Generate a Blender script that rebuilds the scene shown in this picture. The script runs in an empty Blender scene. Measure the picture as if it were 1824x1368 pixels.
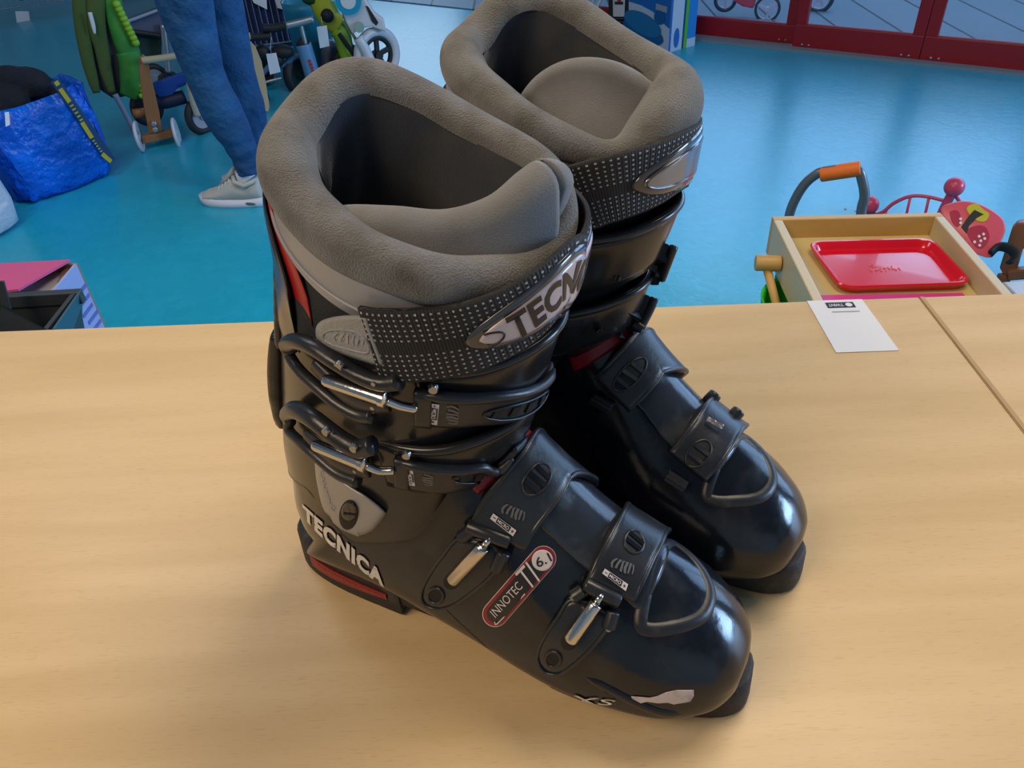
import bpy, bmesh, math, random
from math import pi, sin, cos, radians, sqrt, atan2
from mathutils import Vector, Matrix
from mathutils.bvhtree import BVHTree
random.seed(7)
SC = bpy.context.scene
COL = SC.collection

# ---------------------------------------------------------------- camera
CAM_H = 0.45                      # metres above the table top (table top is z = 0)
F_PX = 1370.0
PITCH = radians(38.0); ROLL = radians(3.5)
FW = Vector((0, cos(PITCH), -sin(PITCH))); UP0 = Vector((0, sin(PITCH), cos(PITCH))); RT0 = Vector((1, 0, 0))
RT = RT0*cos(ROLL) - UP0*sin(ROLL); UPV = RT0*sin(ROLL) + UP0*cos(ROLL)
CAMP = Vector((0, 0, CAM_H))
cd = bpy.data.cameras.new('camera'); cam = bpy.data.objects.new('camera', cd); COL.objects.link(cam)
cd.sensor_fit = 'HORIZONTAL'; cd.sensor_width = 36.0; cd.lens = 36.0*F_PX/1824.0
cd.clip_start = 0.01; cd.clip_end = 100
m = Matrix((RT, UPV, -FW)).transposed().to_4x4(); m.translation = CAMP
cam.matrix_world = m
SC.camera = cam

# ---------------------------------------------------------------- world, lamps, exposure
W = bpy.data.worlds.new('world'); SC.world = W; W.use_nodes = True
bg = W.node_tree.nodes['Background']; bg.inputs[0].default_value = (0.42, 0.62, 1.0, 1); bg.inputs[1].default_value = 0.13
SC.view_settings.view_transform = 'Standard'; SC.view_settings.look = 'None'
SC.view_settings.exposure = -0.16; SC.view_settings.gamma = 1.0; SC.view_settings.use_curve_mapping = False

def area(name, loc, target, sx, sy, power, col):
    l = bpy.data.lights.new(name, 'AREA'); l.shape = 'RECTANGLE'; l.size = sx; l.size_y = sy
    l.energy = power; l.color = col
    o = bpy.data.objects.new(name, l); COL.objects.link(o); o.location = loc
    o.rotation_euler = (Vector(target)-Vector(loc)).to_track_quat('-Z', 'Y').to_euler()
    return o
# daylight through the glass doors (back right) and through the shop window further along (back)
area('daylight_doors', (2.95, 3.55, 0.62), (2.95-.578, 3.55-.816, 0.45), 4.6, 1.9, 120, (0.38, 0.62, 1.0))
area('daylight_outside', (3.6, 6.0, 2.2), (3.6, 6.0, 0), 5.0, 2.5, 110, (0.55, 0.78, 1.0))
area('daylight_window', (-0.9, 8.6, 0.9), (-0.6, 0, -0.1), 1.2, 1.8, 32, (0.50, 0.74, 1.0))
area('daylight_side_window', (5.2, 0.6, 0.75), (0.2, 0.35, 0.1), 1.5, 1.2, 170, (0.40, 0.64, 1.0))
area('added_fill_left', (-1.4, 2.0, 1.95), (-1.4, 2.0, 0), 1.2, 0.6, 18, (0.86, 0.94, 1.0))  # added fill light that brightens the floor on the left, no known lamp
# warm ceiling lamps of the shop
area('ceiling_lamp_warm', (-1.5, -0.5, 1.9), (-0.2, 0.4, 0), 1.4, 0.8, 42, (1.0, 0.76, 0.50))
area('ceiling_lamp_table', (0.75, 1.0, 1.95), (0.1, 0.45, 0), 1.2, 0.7, 33, (1.0, 0.84, 0.64))

# ---------------------------------------------------------------- photo helpers
def ray(px, py):
    return (FW + RT*((px-912)/F_PX) + UPV*((684-py)/F_PX)).normalized()
def at(px, py, z=-0.74):
    d = ray(px, py); return CAMP + d*((z-CAM_H)/d.z)
def on_y(px, py, o, nrm):
    d = ray(px, py); return CAMP + d*((Vector(o)-CAMP).dot(nrm)/d.dot(nrm))

# ---------------------------------------------------------------- materials
def mat(name, col, rough=0.5, metal=0.0, spec=0.5, coat=0.0, sheen=0.0, trans=0.0, bump=None, mix=None, noise=None):
    """bump=(scale,strength[,detail]); mix=(colour2, noise scale, lo, hi) blotches of a second colour"""
    M = bpy.data.materials.new(name); M.use_nodes = True
    nt = M.node_tree; P = nt.nodes['Principled BSDF']
    P.inputs['Base Color'].default_value = (*col, 1); P.inputs['Roughness'].default_value = rough
    P.inputs['Metallic'].default_value = metal; P.inputs['Specular IOR Level'].default_value = spec
    P.inputs['Coat Weight'].default_value = coat; P.inputs['Sheen Weight'].default_value = sheen
    P.inputs['Transmission Weight'].default_value = trans
    tc = nt.nodes.new('ShaderNodeTexCoord')
    if mix:
        n = nt.nodes.new('ShaderNodeTexNoise'); n.inputs['Scale'].default_value = mix[1]; n.inputs['Detail'].default_value = 5
        r = nt.nodes.new('ShaderNodeValToRGB'); r.color_ramp.elements[0].position = mix[2]; r.color_ramp.elements[1].position = mix[3]
        r.color_ramp.elements[0].color = (*col, 1); r.color_ramp.elements[1].color = (*mix[0], 1)
        nt.links.new(tc.outputs['Object'], n.inputs['Vector']); nt.links.new(n.outputs['Fac'], r.inputs[0])
        nt.links.new(r.outputs[0], P.inputs['Base Color'])
        if len(mix) > 4:
            rr = nt.nodes.new('ShaderNodeMapRange'); rr.inputs[1].default_value = mix[2]; rr.inputs[2].default_value = mix[3]
            rr.inputs[3].default_value = rough; rr.inputs[4].default_value = mix[4]
            nt.links.new(n.outputs['Fac'], rr.inputs[0]); nt.links.new(rr.outputs[0], P.inputs['Roughness'])
    if bump:
        n = nt.nodes.new('ShaderNodeTexNoise'); n.inputs['Scale'].default_value = bump[0]
        n.inputs['Detail'].default_value = bump[2] if len(bump) > 2 else 3
        b = nt.nodes.new('ShaderNodeBump'); b.inputs['Strength'].default_value = bump[1]; b.inputs['Distance'].default_value = bump[3] if len(bump) > 3 else 0.002
        nt.links.new(tc.outputs['Object'], n.inputs['Vector']); nt.links.new(n.outputs['Fac'], b.inputs['Height'])
        nt.links.new(b.outputs[0], P.inputs['Normal'])
    return M

def wood_mat(name, c1, c2, fleck, rough=0.38, stretch=(6, 60, 60), rot=0.0, flecks=True):
    M = bpy.data.materials.new(name); M.use_nodes = True
    nt = M.node_tree; P = nt.nodes['Principled BSDF']; P.inputs['Roughness'].default_value = rough
    P.inputs['Specular IOR Level'].default_value = 0.35
    tc = nt.nodes.new('ShaderNodeTexCoord'); mp = nt.nodes.new('ShaderNodeMapping')
    mp.inputs['Scale'].default_value = stretch; mp.inputs['Rotation'].default_value = (0, 0, rot)
    nt.links.new(tc.outputs['Object'], mp.inputs[0])
    n = nt.nodes.new('ShaderNodeTexNoise'); n.inputs['Scale'].default_value = 0.6; n.inputs['Detail'].default_value = 4
    nt.links.new(mp.outputs[0], n.inputs['Vector'])
    r = nt.nodes.new('ShaderNodeValToRGB'); r.color_ramp.elements[0].position = 0.36; r.color_ramp.elements[1].position = 0.66
    r.color_ramp.elements[0].color = (*c1, 1); r.color_ramp.elements[1].color = (*c2, 1)
    nt.links.new(n.outputs['Fac'], r.inputs[0])
    out = r.outputs[0]
    if flecks:
        mp2 = nt.nodes.new('ShaderNodeMapping'); mp2.inputs['Scale'].default_value = (stretch[0]*16, stretch[1]*18, stretch[2]*18)
        mp2.inputs['Rotation'].default_value = (0, 0, rot)
        nt.links.new(tc.outputs['Object'], mp2.inputs[0])
        n2 = nt.nodes.new('ShaderNodeTexNoise'); n2.inputs['Scale'].default_value = 1.0; n2.inputs['Detail'].default_value = 1
        nt.links.new(mp2.outputs[0], n2.inputs['Vector'])
        r2 = nt.nodes.new('ShaderNodeValToRGB'); r2.color_ramp.elements[0].position = 0.60; r2.color_ramp.elements[1].position = 0.74
        r2.color_ramp.elements[0].color = (0, 0, 0, 1); r2.color_ramp.elements[1].color = (0.34, 0.34, 0.34, 1)
        nt.links.new(n2.outputs['Fac'], r2.inputs[0])
        mx = nt.nodes.new('ShaderNodeMix'); mx.data_type = 'RGBA'
        nt.links.new(r2.outputs[0], mx.inputs[0]); nt.links.new(out, mx.inputs[6]); mx.inputs[7].default_value = (*fleck, 1)
        out = mx.outputs[2]
    nt.links.new(out, P.inputs['Base Color'])
    return M

# ---------------------------------------------------------------- object helpers
ORG = Vector((0, 0, 0))           # world position of the thing being built (vertices are given in world space)
def finish(name, bm, material, parent=None, smooth=True, recalc=True, sub=0, bevel=0, autos=None):
    if recalc: bmesh.ops.recalc_face_normals(bm, faces=bm.faces[:])
    off = ORG if parent is not None else Vector((0, 0, 0))
    for v in bm.verts: v.co -= off
    me = bpy.data.meshes.new(name); bm.to_mesh(me); bm.free()
    me.materials.append(material)
    if smooth:
        for p in me.polygons: p.use_smooth = True
        if autos: me.set_sharp_from_angle(angle=radians(autos))
    o = bpy.data.objects.new(name, me); COL.objects.link(o)
    if parent is not None: o.parent = parent
    if bevel:
        b = o.modifiers.new('b', 'BEVEL'); b.width = bevel; b.segments = 2; b.limit_method = 'ANGLE'
    if sub:
        s = o.modifiers.new('s', 'SUBSURF'); s.levels = sub; s.render_levels = sub
    return o
def thing(name, loc, label, cat, group=None):
    global ORG
    o = bpy.data.objects.new(name, None); COL.objects.link(o); o.location = loc; o.empty_display_size = 0.05
    ORG = Vector(loc); tag(o, label, cat, group); return o
def tag(o, label, cat, group=None):
    o['label'] = label; o['category'] = cat
    if group: o['group'] = group
    return o
def struct(o): o['kind'] = 'structure'; return o

def crom(pts, n, closed=False):
    pts = [Vector(p) for p in pts]; out = []; k = len(pts)
    segs = k if closed else k-1
    for i in range(n):
        f = i/(n if closed else n-1)*segs; a = min(int(f), segs-1); t = f-a
        g = (lambda j: pts[j % k]) if closed else (lambda j: pts[max(0, min(k-1, j))])
        p0, p1, p2, p3 = g(a-1), g(a), g(a+1), g(a+2)
        if not closed:
            if a == 0: p0 = p1*2-p2
            if a == segs-1: p3 = p2*2-p1
        out.append(0.5*((2*p1)+(p2-p0)*t+(2*p0-5*p1+4*p2-p3)*t*t+(3*p1-p0-3*p2+p3)*t**3))
    return out
def even(pts, n):
    L = [0.0]
    for a, b in zip(pts, pts[1:]): L.append(L[-1]+(b-a).length)
    out = []; j = 0
    for i in range(n):
        d = L[-1]*i/(n-1)
        while j < len(pts)-2 and L[j+1] < d: j += 1
        t = (d-L[j])/max(1e-9, L[j+1]-L[j]); out.append(pts[j].lerp(pts[j+1], min(1, t)))
    return out

def tube(bm, pts, r, seg=10, closed=False, cap=True, flat=1.0, upv=None):
    """sweep; r number or list; flat scales the second axis"""
    pts = [Vector(p) for p in pts]; n = len(pts)
    rings = []; prev = None
    for i, p in enumerate(pts):
        a = pts[(i-1) % n] if (closed or i > 0) else pts[0]; b = pts[(i+1) % n] if (closed or i < n-1) else pts[-1]
        T = (b-a).normalized()
        if prev is None:
            ref = Vector(upv) if upv else (Vector((0, 0, 1)) if abs(T.z) < 0.9 else Vector((1, 0, 0)))
        else: ref = prev
        X = (ref-T*ref.dot(T)).normalized(); prev = X; Y = T.cross(X)
        rr = r[i] if isinstance(r, (list, tuple)) else r
        rings.append([bm.verts.new(p+X*(cos(2*pi*k/seg)*rr)+Y*(sin(2*pi*k/seg)*rr*flat)) for k in range(seg)])
    m_ = n if closed else n-1
    for i in range(m_):
        A, B = rings[i], rings[(i+1) % n]
        for k in range(seg): bm.faces.new((A[k], A[(k+1) % seg], B[(k+1) % seg], B[k]))
    if cap and not closed:
        bm.faces.new(rings[0]); bm.faces.new(rings[-1][::-1])
    return bm
def cyl(bm, a, b, r, r2=None, seg=20, bev=0.0):
    a, b = Vector(a), Vector(b)
    r2 = r if r2 is None else r2
    if bev: 
        d = (b-a).normalized()*bev
        return tube(bm, [a, a+d*0.3, a+d, b-d, b-d*0.3, b], [r-bev, r-bev*0.3, r, r2, r2-bev*0.3, r2-bev], seg)
    return tube(bm, [a, b], [r, r2], seg)
def box(bm, c, s, rz=0.0, M=None):
    """box centred at c with full sizes s"""
    M = M or Matrix.Rotation(rz, 4, 'Z'); vs = []
    for z in (-1, 1):
        for x, y in ((-1, -1), (1, -1), (1, 1), (-1, 1)):
            vs.append(bm.verts.new(Vector(c)+(M @ Vector((x*s[0]/2, y*s[1]/2, z*s[2]/2)))))
    for f in ((0, 3, 2, 1), (4, 5, 6, 7), (0, 1, 5, 4), (1, 2, 6, 5), (2, 3, 7, 6), (3, 0, 4, 7)): bm.faces.new([vs[i] for i in f])
    return bm
def bar(bm, a, b, w, h, up=(0, 0, 1)):
    """rectangular bar from a to b, w across, h along up"""
    a, b = Vector(a), Vector(b); T = (b-a).normalized(); U = Vector(up); U = (U-T*U.dot(T)).normalized(); S = T.cross(U)
    vs = [bm.verts.new(p+S*(sx*w/2)+U*(su*h/2)) for p in (a, b) for sx, su in ((-1, -1), (1, -1), (1, 1), (-1, 1))]
    for f in ((0, 1, 2, 3), (7, 6, 5, 4), (0, 4, 5, 1), (1, 5, 6, 2), (2, 6, 7, 3), (3, 7, 4, 0)): bm.faces.new([vs[i] for i in f])
    return bm
def prism(bm, poly, a, off):
    """poly: list of world points, extruded by vector off"""
    A = [bm.verts.new(Vector(p)) for p in poly]; B = [bm.verts.new(Vector(p)+Vector(off)) for p in poly]
    n = len(A); bm.faces.new(A); bm.faces.new(B[::-1])
    for i in range(n): bm.faces.new((A[i], B[i], B[(i+1) % n], A[(i+1) % n]))
    return bm
def grid_mesh(bm, rows, closed_u=False, closed_v=False):
    V = [[bm.verts.new(p) for p in r] for r in rows]
    nr, nc = len(V), len(V[0])
    for i in range(nr if closed_u else nr-1):
        for j in range(nc if closed_v else nc-1):
            bm.faces.new((V[i][j], V[i][(j+1) % nc], V[(i+1) % nr][(j+1) % nc], V[(i+1) % nr][j]))
    return V
def ball(bm, c, r, u=14, v=9, s=(1, 1, 1)):
    mt = Matrix.Translation(Vector(c)) @ Matrix.Diagonal((r*s[0], r*s[1], r*s[2], 1))
    bmesh.ops.create_uvsphere(bm, u_segments=u, v_segments=v, radius=1, matrix=mt); return bm
def flat_poly(pts2):
    bm = bmesh.new(); bm.faces.new([bm.verts.new((x, y, 0)) for x, y in pts2]); return bm

# conforming path on a surface
class Path:
    def __init__(s, pts, bvh, n=60, snap=True, side=None):
        pts = [Vector(p) for p in pts]
        c = crom(pts, max(n*2, 8)) if len(pts) > 2 else [pts[0].lerp(pts[1], i/(n-1)) for i in range(n)]
        c = even(c, n); s.bvh = bvh
        P, N = [], []
        for p in c:
            q, nn, _, _ = bvh.find_nearest(p); P.append(q if snap else p); N.append(nn)
        for _ in range(3): N = [(N[max(0, i-1)]+N[i]+N[min(n-1, i+1)]).normalized() for i in range(n)]
        if side:
            P = [p+Vector(side) for p in P]
        s.P, s.N = P, N; s.L = [0.0]
        for a, b in zip(P, P[1:]): s.L.append(s.L[-1]+(b-a).length)
        s.len = s.L[-1]; s.n = n
        s.T = [(P[min(n-1, i+1)]-P[max(0, i-1)]).normalized() for i in range(n)]
    def fr(s, u):
        L = s.L; n = s.n
        if u <= 0: i, t = 0, u/(L[1]-L[0])
        elif u >= s.len: i, t = n-2, 1+(u-s.len)/(L[-1]-L[-2])
        else:
            i = 0; lo, hi = 0, n-2
            while lo < hi:
                mid = (lo+hi+1)//2
                if L[mid] <= u: lo = mid
                else: hi = mid-1
            i = lo; t = (u-L[i])/max(1e-9, L[i+1]-L[i])
        tt = max(0, min(1, t))
        P = s.P[i]+(s.P[i+1]-s.P[i])*t; N = s.N[i].lerp(s.N[i+1], tt).normalized(); T = s.T[i].lerp(s.T[i+1], tt).normalized()
        return P, N, T, N.cross(T).normalized()
    def map(s, u, v, h, snap=1.0):
        P, N, T, B = s.fr(u); q = P+B*v
        if snap > 0:
            c, nn, _, _ = s.bvh.find_nearest(q)
            nn = (nn*snap+N*(1.2-snap)).normalized()
            c = q.lerp(c, snap)
            return c+nn*h
        return q+N*h
def slab(bm, path, u0, u1, lo, hi, h0, h1, nu=40, nv=8, rnd=0.0008, snap=1.0, uv=None):
    """solid sheet lying on the path; lo/hi are numbers or functions of s in 0..1"""
    f = lambda g, s: g(s) if callable(g) else g
    top, bot = [], []
    for i in range(nu+1):
        s = i/nu; u = u0+(u1-u0)*s; a, b = f(lo, s), f(hi, s); hh = f(h1, s); h_0 = f(h0, s)
        rt, rb = [], []
        for j in range(nv+1):
            t = j/nv; v = a+(b-a)*t
            e = min((v-a), (b-v), (u-u0) if u1 > u0 else 1, (u1-u) if u1 > u0 else 1)
            dr = 0
            if rnd > 0 and e < rnd: dr = rnd*(1-sqrt(max(0, 1-(1-max(e, 0)/rnd)**2)))*0.8
            rt.append(path.map(u, v, hh-min(dr, (hh-h_0)*0.8), snap)); rb.append(path.map(u, v, h_0, snap))
        top.append(rt); bot.append(rb)
    A = grid_mesh(bm, top); B = grid_mesh(bm, bot)
    if uv is not None:
        for i in range(nu+1):
            for j in range(nv+1): uv[A[i][j]] = (u0+(u1-u0)*i/nu, f(lo, i/nu)+(f(hi, i/nu)-f(lo, i/nu))*j/nv)
    for i in range(nu):
        bm.faces.new((A[i][0], B[i][0], B[i+1][0], A[i+1][0])); bm.faces.new((A[i][nv], A[i+1][nv], B[i+1][nv], B[i][nv]))
    for j in range(nv):
        bm.faces.new((A[0][j], A[0][j+1], B[0][j+1], B[0][j])); bm.faces.new((A[nu][j], B[nu][j], B[nu][j+1], A[nu][j+1]))
    return bm
def oval(bm, path, uc, vc, ru, rv, h0, h1, nu=24, nv=6, rnd=0.0006, p=2.0, snap=1.0):
    g = lambda s: rv*max(0.02, (1-abs(2*s-1)**p))**(1/p)
    return slab(bm, path, uc-ru, uc+ru, lambda s: vc-g(s), lambda s: vc+g(s), h0, h1, nu, nv, rnd, snap)
def line_on(path, pts, h, n=60, closed=False, snap=1.0):
    c = crom([Vector((a, b, 0)) for a, b in pts], n, closed)
    return [path.map(q.x, q.y, h, snap) for q in c]

def text2d(s, size=1.0, bold=0.0, shear=0.0, spacing=1.0):
    cu = bpy.data.curves.new('t', 'FONT'); cu.body = s; cu.size = size; cu.offset = bold; cu.shear = shear; cu.space_character = spacing
    cu.resolution_u = 3
    o = bpy.data.objects.new('t', cu); COL.objects.link(o)
    bpy.context.view_layer.update()
    dg = bpy.context.evaluated_depsgraph_get(); ev = o.evaluated_get(dg); me = bpy.data.meshes.new_from_object(ev)
    bm = bmesh.new(); bm.from_mesh(me); bpy.data.meshes.remove(me)
    bpy.data.objects.remove(o); bpy.data.curves.remove(cu)
    xs = [v.co.x for v in bm.verts]; ys = [v.co.y for v in bm.verts]
    x0, x1, y0, y1 = min(xs), max(xs), min(ys), max(ys)
    for v in bm.verts: v.co = Vector(((v.co.x-x0)/(x1-x0), (v.co.y-y0)/(y1-y0), 0))   # unit box
    return bm
def put2d(bm, fn, maxlen=0.004):
    """map a flat unit mesh through fn(x,y)->world, splitting long edges first"""
    for _ in range(3):
        es = [e for e in bm.edges if (fn(*e.verts[0].co.xy)-fn(*e.verts[1].co.xy)).length > maxlen]
        if not es: break
        bmesh.ops.subdivide_edges(bm, edges=es, cuts=1); bmesh.ops.triangulate(bm, faces=bm.faces[:])
    for v in bm.verts: v.co = fn(v.co.x, v.co.y)
    return bm
def flatdecal(name, text, o, ux, uy, material, parent, h, nrm, bold=0.0, shear=0.0):
    bm = text2d(text, bold=bold, shear=shear)
    o, ux, uy, nrm = Vector(o), Vector(ux), Vector(uy), Vector(nrm)
    for v in bm.verts: v.co = o+ux*v.co.x+uy*v.co.y+nrm*h
    return finish(name, bm, material, parent, smooth=False)
# ================================================================ materials for the boots
M_SHELL = mat('black_shell_plastic', (0.006, 0.008, 0.013), 0.15, spec=0.5, coat=0.0, bump=(220, 0.05), mix=((0.024, 0.025, 0.026), 38, 0.50, 0.85, 0.40))
M_CUFF = mat('black_cuff_plastic', (0.012, 0.013, 0.015), 0.22, spec=0.5, bump=(90, 0.03), mix=((0.024, 0.024, 0.024), 30, 0.5, 0.8, 0.36))
M_PANEL = mat('slate_instep_plastic', (0.022, 0.027, 0.035), 0.17, spec=0.55, mix=((0.06, 0.062, 0.060), 45, 0.52, 0.82, 0.5), bump=(200, 0.05))
M_RIDGE = mat('matt_ridge_plastic', (0.014, 0.017, 0.022), 0.38, spec=0.45, bump=(200, 0.08), mix=((0.05, 0.05, 0.048), 90, 0.55, 0.8))
M_BUCK = mat('black_buckle_plastic', (0.016, 0.018, 0.022), 0.32, spec=0.5, bump=(400, 0.06), mix=((0.04, 0.04, 0.04), 60, 0.55, 0.85, 0.5))
M_RUBBER = mat('dusty_black_rubber', (0.012, 0.012, 0.013), 0.6, mix=((0.09, 0.08, 0.07), 70, 0.55, 0.85), bump=(300, 0.3))
M_CHROME = mat('worn_chrome', (0.62, 0.60, 0.57), 0.17, metal=1.0, bump=(300, 0.06))
M_RIVET = mat('rivet_steel', (0.34, 0.35, 0.37), 0.32, metal=1.0)
M_FLEECE = mat('grey_fleece', (0.165, 0.162, 0.156), 0.95, spec=0.1, sheen=0.3, bump=(1100, 0.9, 8, 0.0016), mix=((0.098, 0.090, 0.078), 55, 0.42, 0.72))
M_TONGUE = mat('grey_tongue_fleece', (0.168, 0.168, 0.170), 0.95, spec=0.1, sheen=0.3, bump=(1500, 0.5, 6, 0.0010), mix=((0.12, 0.112, 0.102), 30, 0.45, 0.8))
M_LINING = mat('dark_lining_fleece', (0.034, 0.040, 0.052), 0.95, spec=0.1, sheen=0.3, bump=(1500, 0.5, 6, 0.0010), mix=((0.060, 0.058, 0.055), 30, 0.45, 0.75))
M_SATIN = mat('grey_satin_collar', (0.27, 0.27, 0.29), 0.36, spec=0.5, bump=(160, 0.08))
M_RIB = mat('black_ribbed_fabric', (0.010, 0.014, 0.016), 0.8, bump=(900, 0.4))
M_RED = mat('red_plastic', (0.34, 0.008, 0.014), 0.35)
M_SILVER = mat('silver_pivot_plate', (0.30, 0.30, 0.31), 0.38, metal=0.35, bump=(500, 0.05))
M_TAB = mat('grey_rubber_tab', (0.27, 0.265, 0.25), 0.55, bump=(900, 0.35))
M_WHITE = mat('cream_print', (0.62, 0.58, 0.53), 0.5, mix=((0.10, 0.09, 0.08), 260, 0.62, 0.70))
M_LABEL = mat('white_label', (0.60, 0.56, 0.58), 0.45)
M_GREYPRINT = mat('grey_print', (0.11, 0.11, 0.12), 0.4)
M_DARKPRINT = mat('dark_print', (0.012, 0.012, 0.016), 0.4)
M_REDPRINT = mat('red_print', (0.22, 0.010, 0.014), 0.4)
M_PLATE = mat('pinkish_silver_plate', (0.50, 0.41, 0.43), 0.22, spec=0.6, coat=0.5)
M_CHROMEPLATE = mat('mirror_silver_plate', (0.24, 0.28, 0.35), 0.22, metal=0.8)
M_CLEARRIM = mat('smoky_clear_rim', (0.05, 0.05, 0.055), 0.15, coat=0.6)
M_STICKER = mat('torn_white_sticker', (0.50, 0.44, 0.44), 0.7, mix=((0.16, 0.14, 0.13), 120, 0.5, 0.75))
M_SLOTSHADE = mat('slot_shade', (0.004, 0.004, 0.004), 0.7)  # near-black sheets: shade inside slots, holes and recesses put into colour

def strap_mat():
    M = bpy.data.materials.new('dotted_black_webbing'); M.use_nodes = True; nt = M.node_tree; P = nt.nodes['Principled BSDF']
    P.inputs['Roughness'].default_value = 0.75
    uv = nt.nodes.new('ShaderNodeUVMap'); sep = nt.nodes.new('ShaderNodeSeparateXYZ'); nt.links.new(uv.outputs[0], sep.inputs[0])
    def mth(op, a, b=None, c=None):
        n = nt.nodes.new('ShaderNodeMath'); n.operation = op
        for i, x in enumerate((a, b, c)):
            if x is None: continue
            if isinstance(x, (int, float)): n.inputs[i].default_value = x
            else: nt.links.new(x, n.inputs[i])
        return n.outputs[0]
    X = mth('DIVIDE', sep.outputs[0], 0.0031); Y = mth('DIVIDE', sep.outputs[1], 0.0027)
    row = mth('FLOOR', Y); X2 = X
    fx = mth('ABSOLUTE', mth('SUBTRACT', mth('FRACT', X2), 0.5)); fy = mth('ABSOLUTE', mth('SUBTRACT', mth('FRACT', Y), 0.5))
    dot = mth('MULTIPLY', mth('LESS_THAN', fx, 0.16), mth('LESS_THAN', fy, 0.17))
    av = mth('ABSOLUTE', sep.outputs[1])
    band = mth('MULTIPLY', mth('GREATER_THAN', av, 0.0028), mth('LESS_THAN', av, 0.0185))
    k = mth('MULTIPLY', dot, band)
    mx = nt.nodes.new('ShaderNodeMix'); mx.data_type = 'RGBA'; nt.links.new(k, mx.inputs[0])
    mx.inputs[6].default_value = (0.012, 0.012, 0.013, 1); mx.inputs[7].default_value = (0.40, 0.38, 0.36, 1)
    nt.links.new(mx.outputs[2], P.inputs['Base Color'])
    w1 = mth('SINE', mth('MULTIPLY', sep.outputs[0], 4500.0)); hh = mth('ADD', mth('MULTIPLY', w1, 0.3), k)
    b = nt.nodes.new('ShaderNodeBump'); b.inputs['Strength'].default_value = 0.8; b.inputs['Distance'].default_value = 0.0008
    nt.links.new(hh, b.inputs['Height']); nt.links.new(b.outputs[0], P.inputs['Normal'])
    return M
M_STRAP = strap_mat()

# ---------------------------------------------------------------- loft profiles in the boot's own frame
# station: front/top midline x,z | rear/bottom midline x,z | half width | exponent | narrowing towards the top | side sag x,z
FOOT = [
 (.3205, .042, .3205, .036, .004, 2.0, .05, 0, 0),
 (.3180, .050, .3180, .026, .020, 2.0, .06, 0, 0),
 (.3095, .062, .3095, .021, .0335, 2.1, .12, 0, 0),
 (.2965, .0735, .2965, .019, .0425, 2.1, .18, 0, 0),
 (.2800, .085, .2800, .017, .0490, 2.1, .22, 0, 0),
 (.2580, .097, .2560, .014, .0515, 2.1, .25, 0, 0),
 (.2330, .112, .2260, .012, .0525, 2.1, .27, 0, 0),
 (.2110, .130, .1950, .012, .0505, 2.1, .26, 0, 0),
 (.1940, .147, .1500, .015, .0465, 2.1, .20, 0, 0),
 (.1800, .161, .0800, .023, .0430, 2.2, .12, 0, 0),
 (.1710, .174, .0180, .027, .0435, 2.2, .06, 0, 0),
 (.1700, .188, .0015, .045, .0450, 2.0, -.12, 0, 0),
 (.1730, .205, .0030, .075, .0458, 1.9, -.20, 0, 0),
 (.1780, .223, .0125, .115, .0455, 1.9, -.22, 0, 0),
 (.1840, .240, .0240, .165, .0455, 1.9, -.22, 0, 0),
]
CUFF = [
 (.1745, .169, .0015, .086, .0470, 1.9, -.23, .0, -.041),
 (.1790, .184, .0048, .112, .0482, 1.9, -.25, 0, -.030),
 (.1830, .201, .0135, .145, .0487, 1.9, -.25, 0, -.016),
 (.1880, .221, .0245, .185, .0502, 1.9, -.25, 0, -.008),
 (.1950, .245, .0355, .225, .0512, 1.9, -.25, 0, -.003),
 (.2005, .268, .0450, .258, .0516, 1.9, -.25, 0, 0),
 (.2040, .290, .0515, .290, .0522, 1.9, -.23, 0, 0),
 (.2055, .306, .0560, .310, .0522, 1.9, -.20, 0, 0),
]
def catmull(vals, f):
    k = len(vals); a = max(0, min(k-2, int(f))); t = f-a
    g = lambda j: vals[max(0, min(k-1, j))]
    out = []
    for p0, p1, p2, p3 in zip(g(a-1), g(a), g(a+1), g(a+2)):
        out.append(0.5*(2*p1+(p2-p0)*t+(2*p0-5*p1+4*p2-p3)*t*t+(3*p1-p0-3*p2+p3)*t**3))
    return out
def ring(st, nt, grow=0.0):
    fx, fz, bx, bz, w, ex, k, sx, sz = st; out = []
    exb = ex+(1.6 if k >= .05 else 0)      # squarer underneath along the foot
    cx, cz, ux, uz = (fx+bx)/2, (fz+bz)/2, (fx-bx)/2, (fz-bz)/2
    L = max(1e-6, sqrt(ux*ux+uz*uz)); g = 1+grow/L; gw = w+grow
    for i in range(nt):
        t = 2*pi*i/nt; c, s_ = cos(t), sin(t)
        e_ = ex if c > 0 else exb
        al = math.copysign(abs(c)**(2/e_), c); la = math.copysign(abs(s_)**(2/e_), s_)
        sw = lambda q: max(0, min(1, q))**2*(3-2*max(0, min(1, q)))
        sag_ = sw((al+.55)/.5)*sw((.92-al)/.5)
        y = -gw*la*(1-k*al)
        if y > 0 and k >= .05: y *= .93       # the inner side of the foot is flatter
        out.append(Vector((cx+ux*al*g+sx*sag_, y, cz+uz*al*g+sz*sag_)))
    return out

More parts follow.
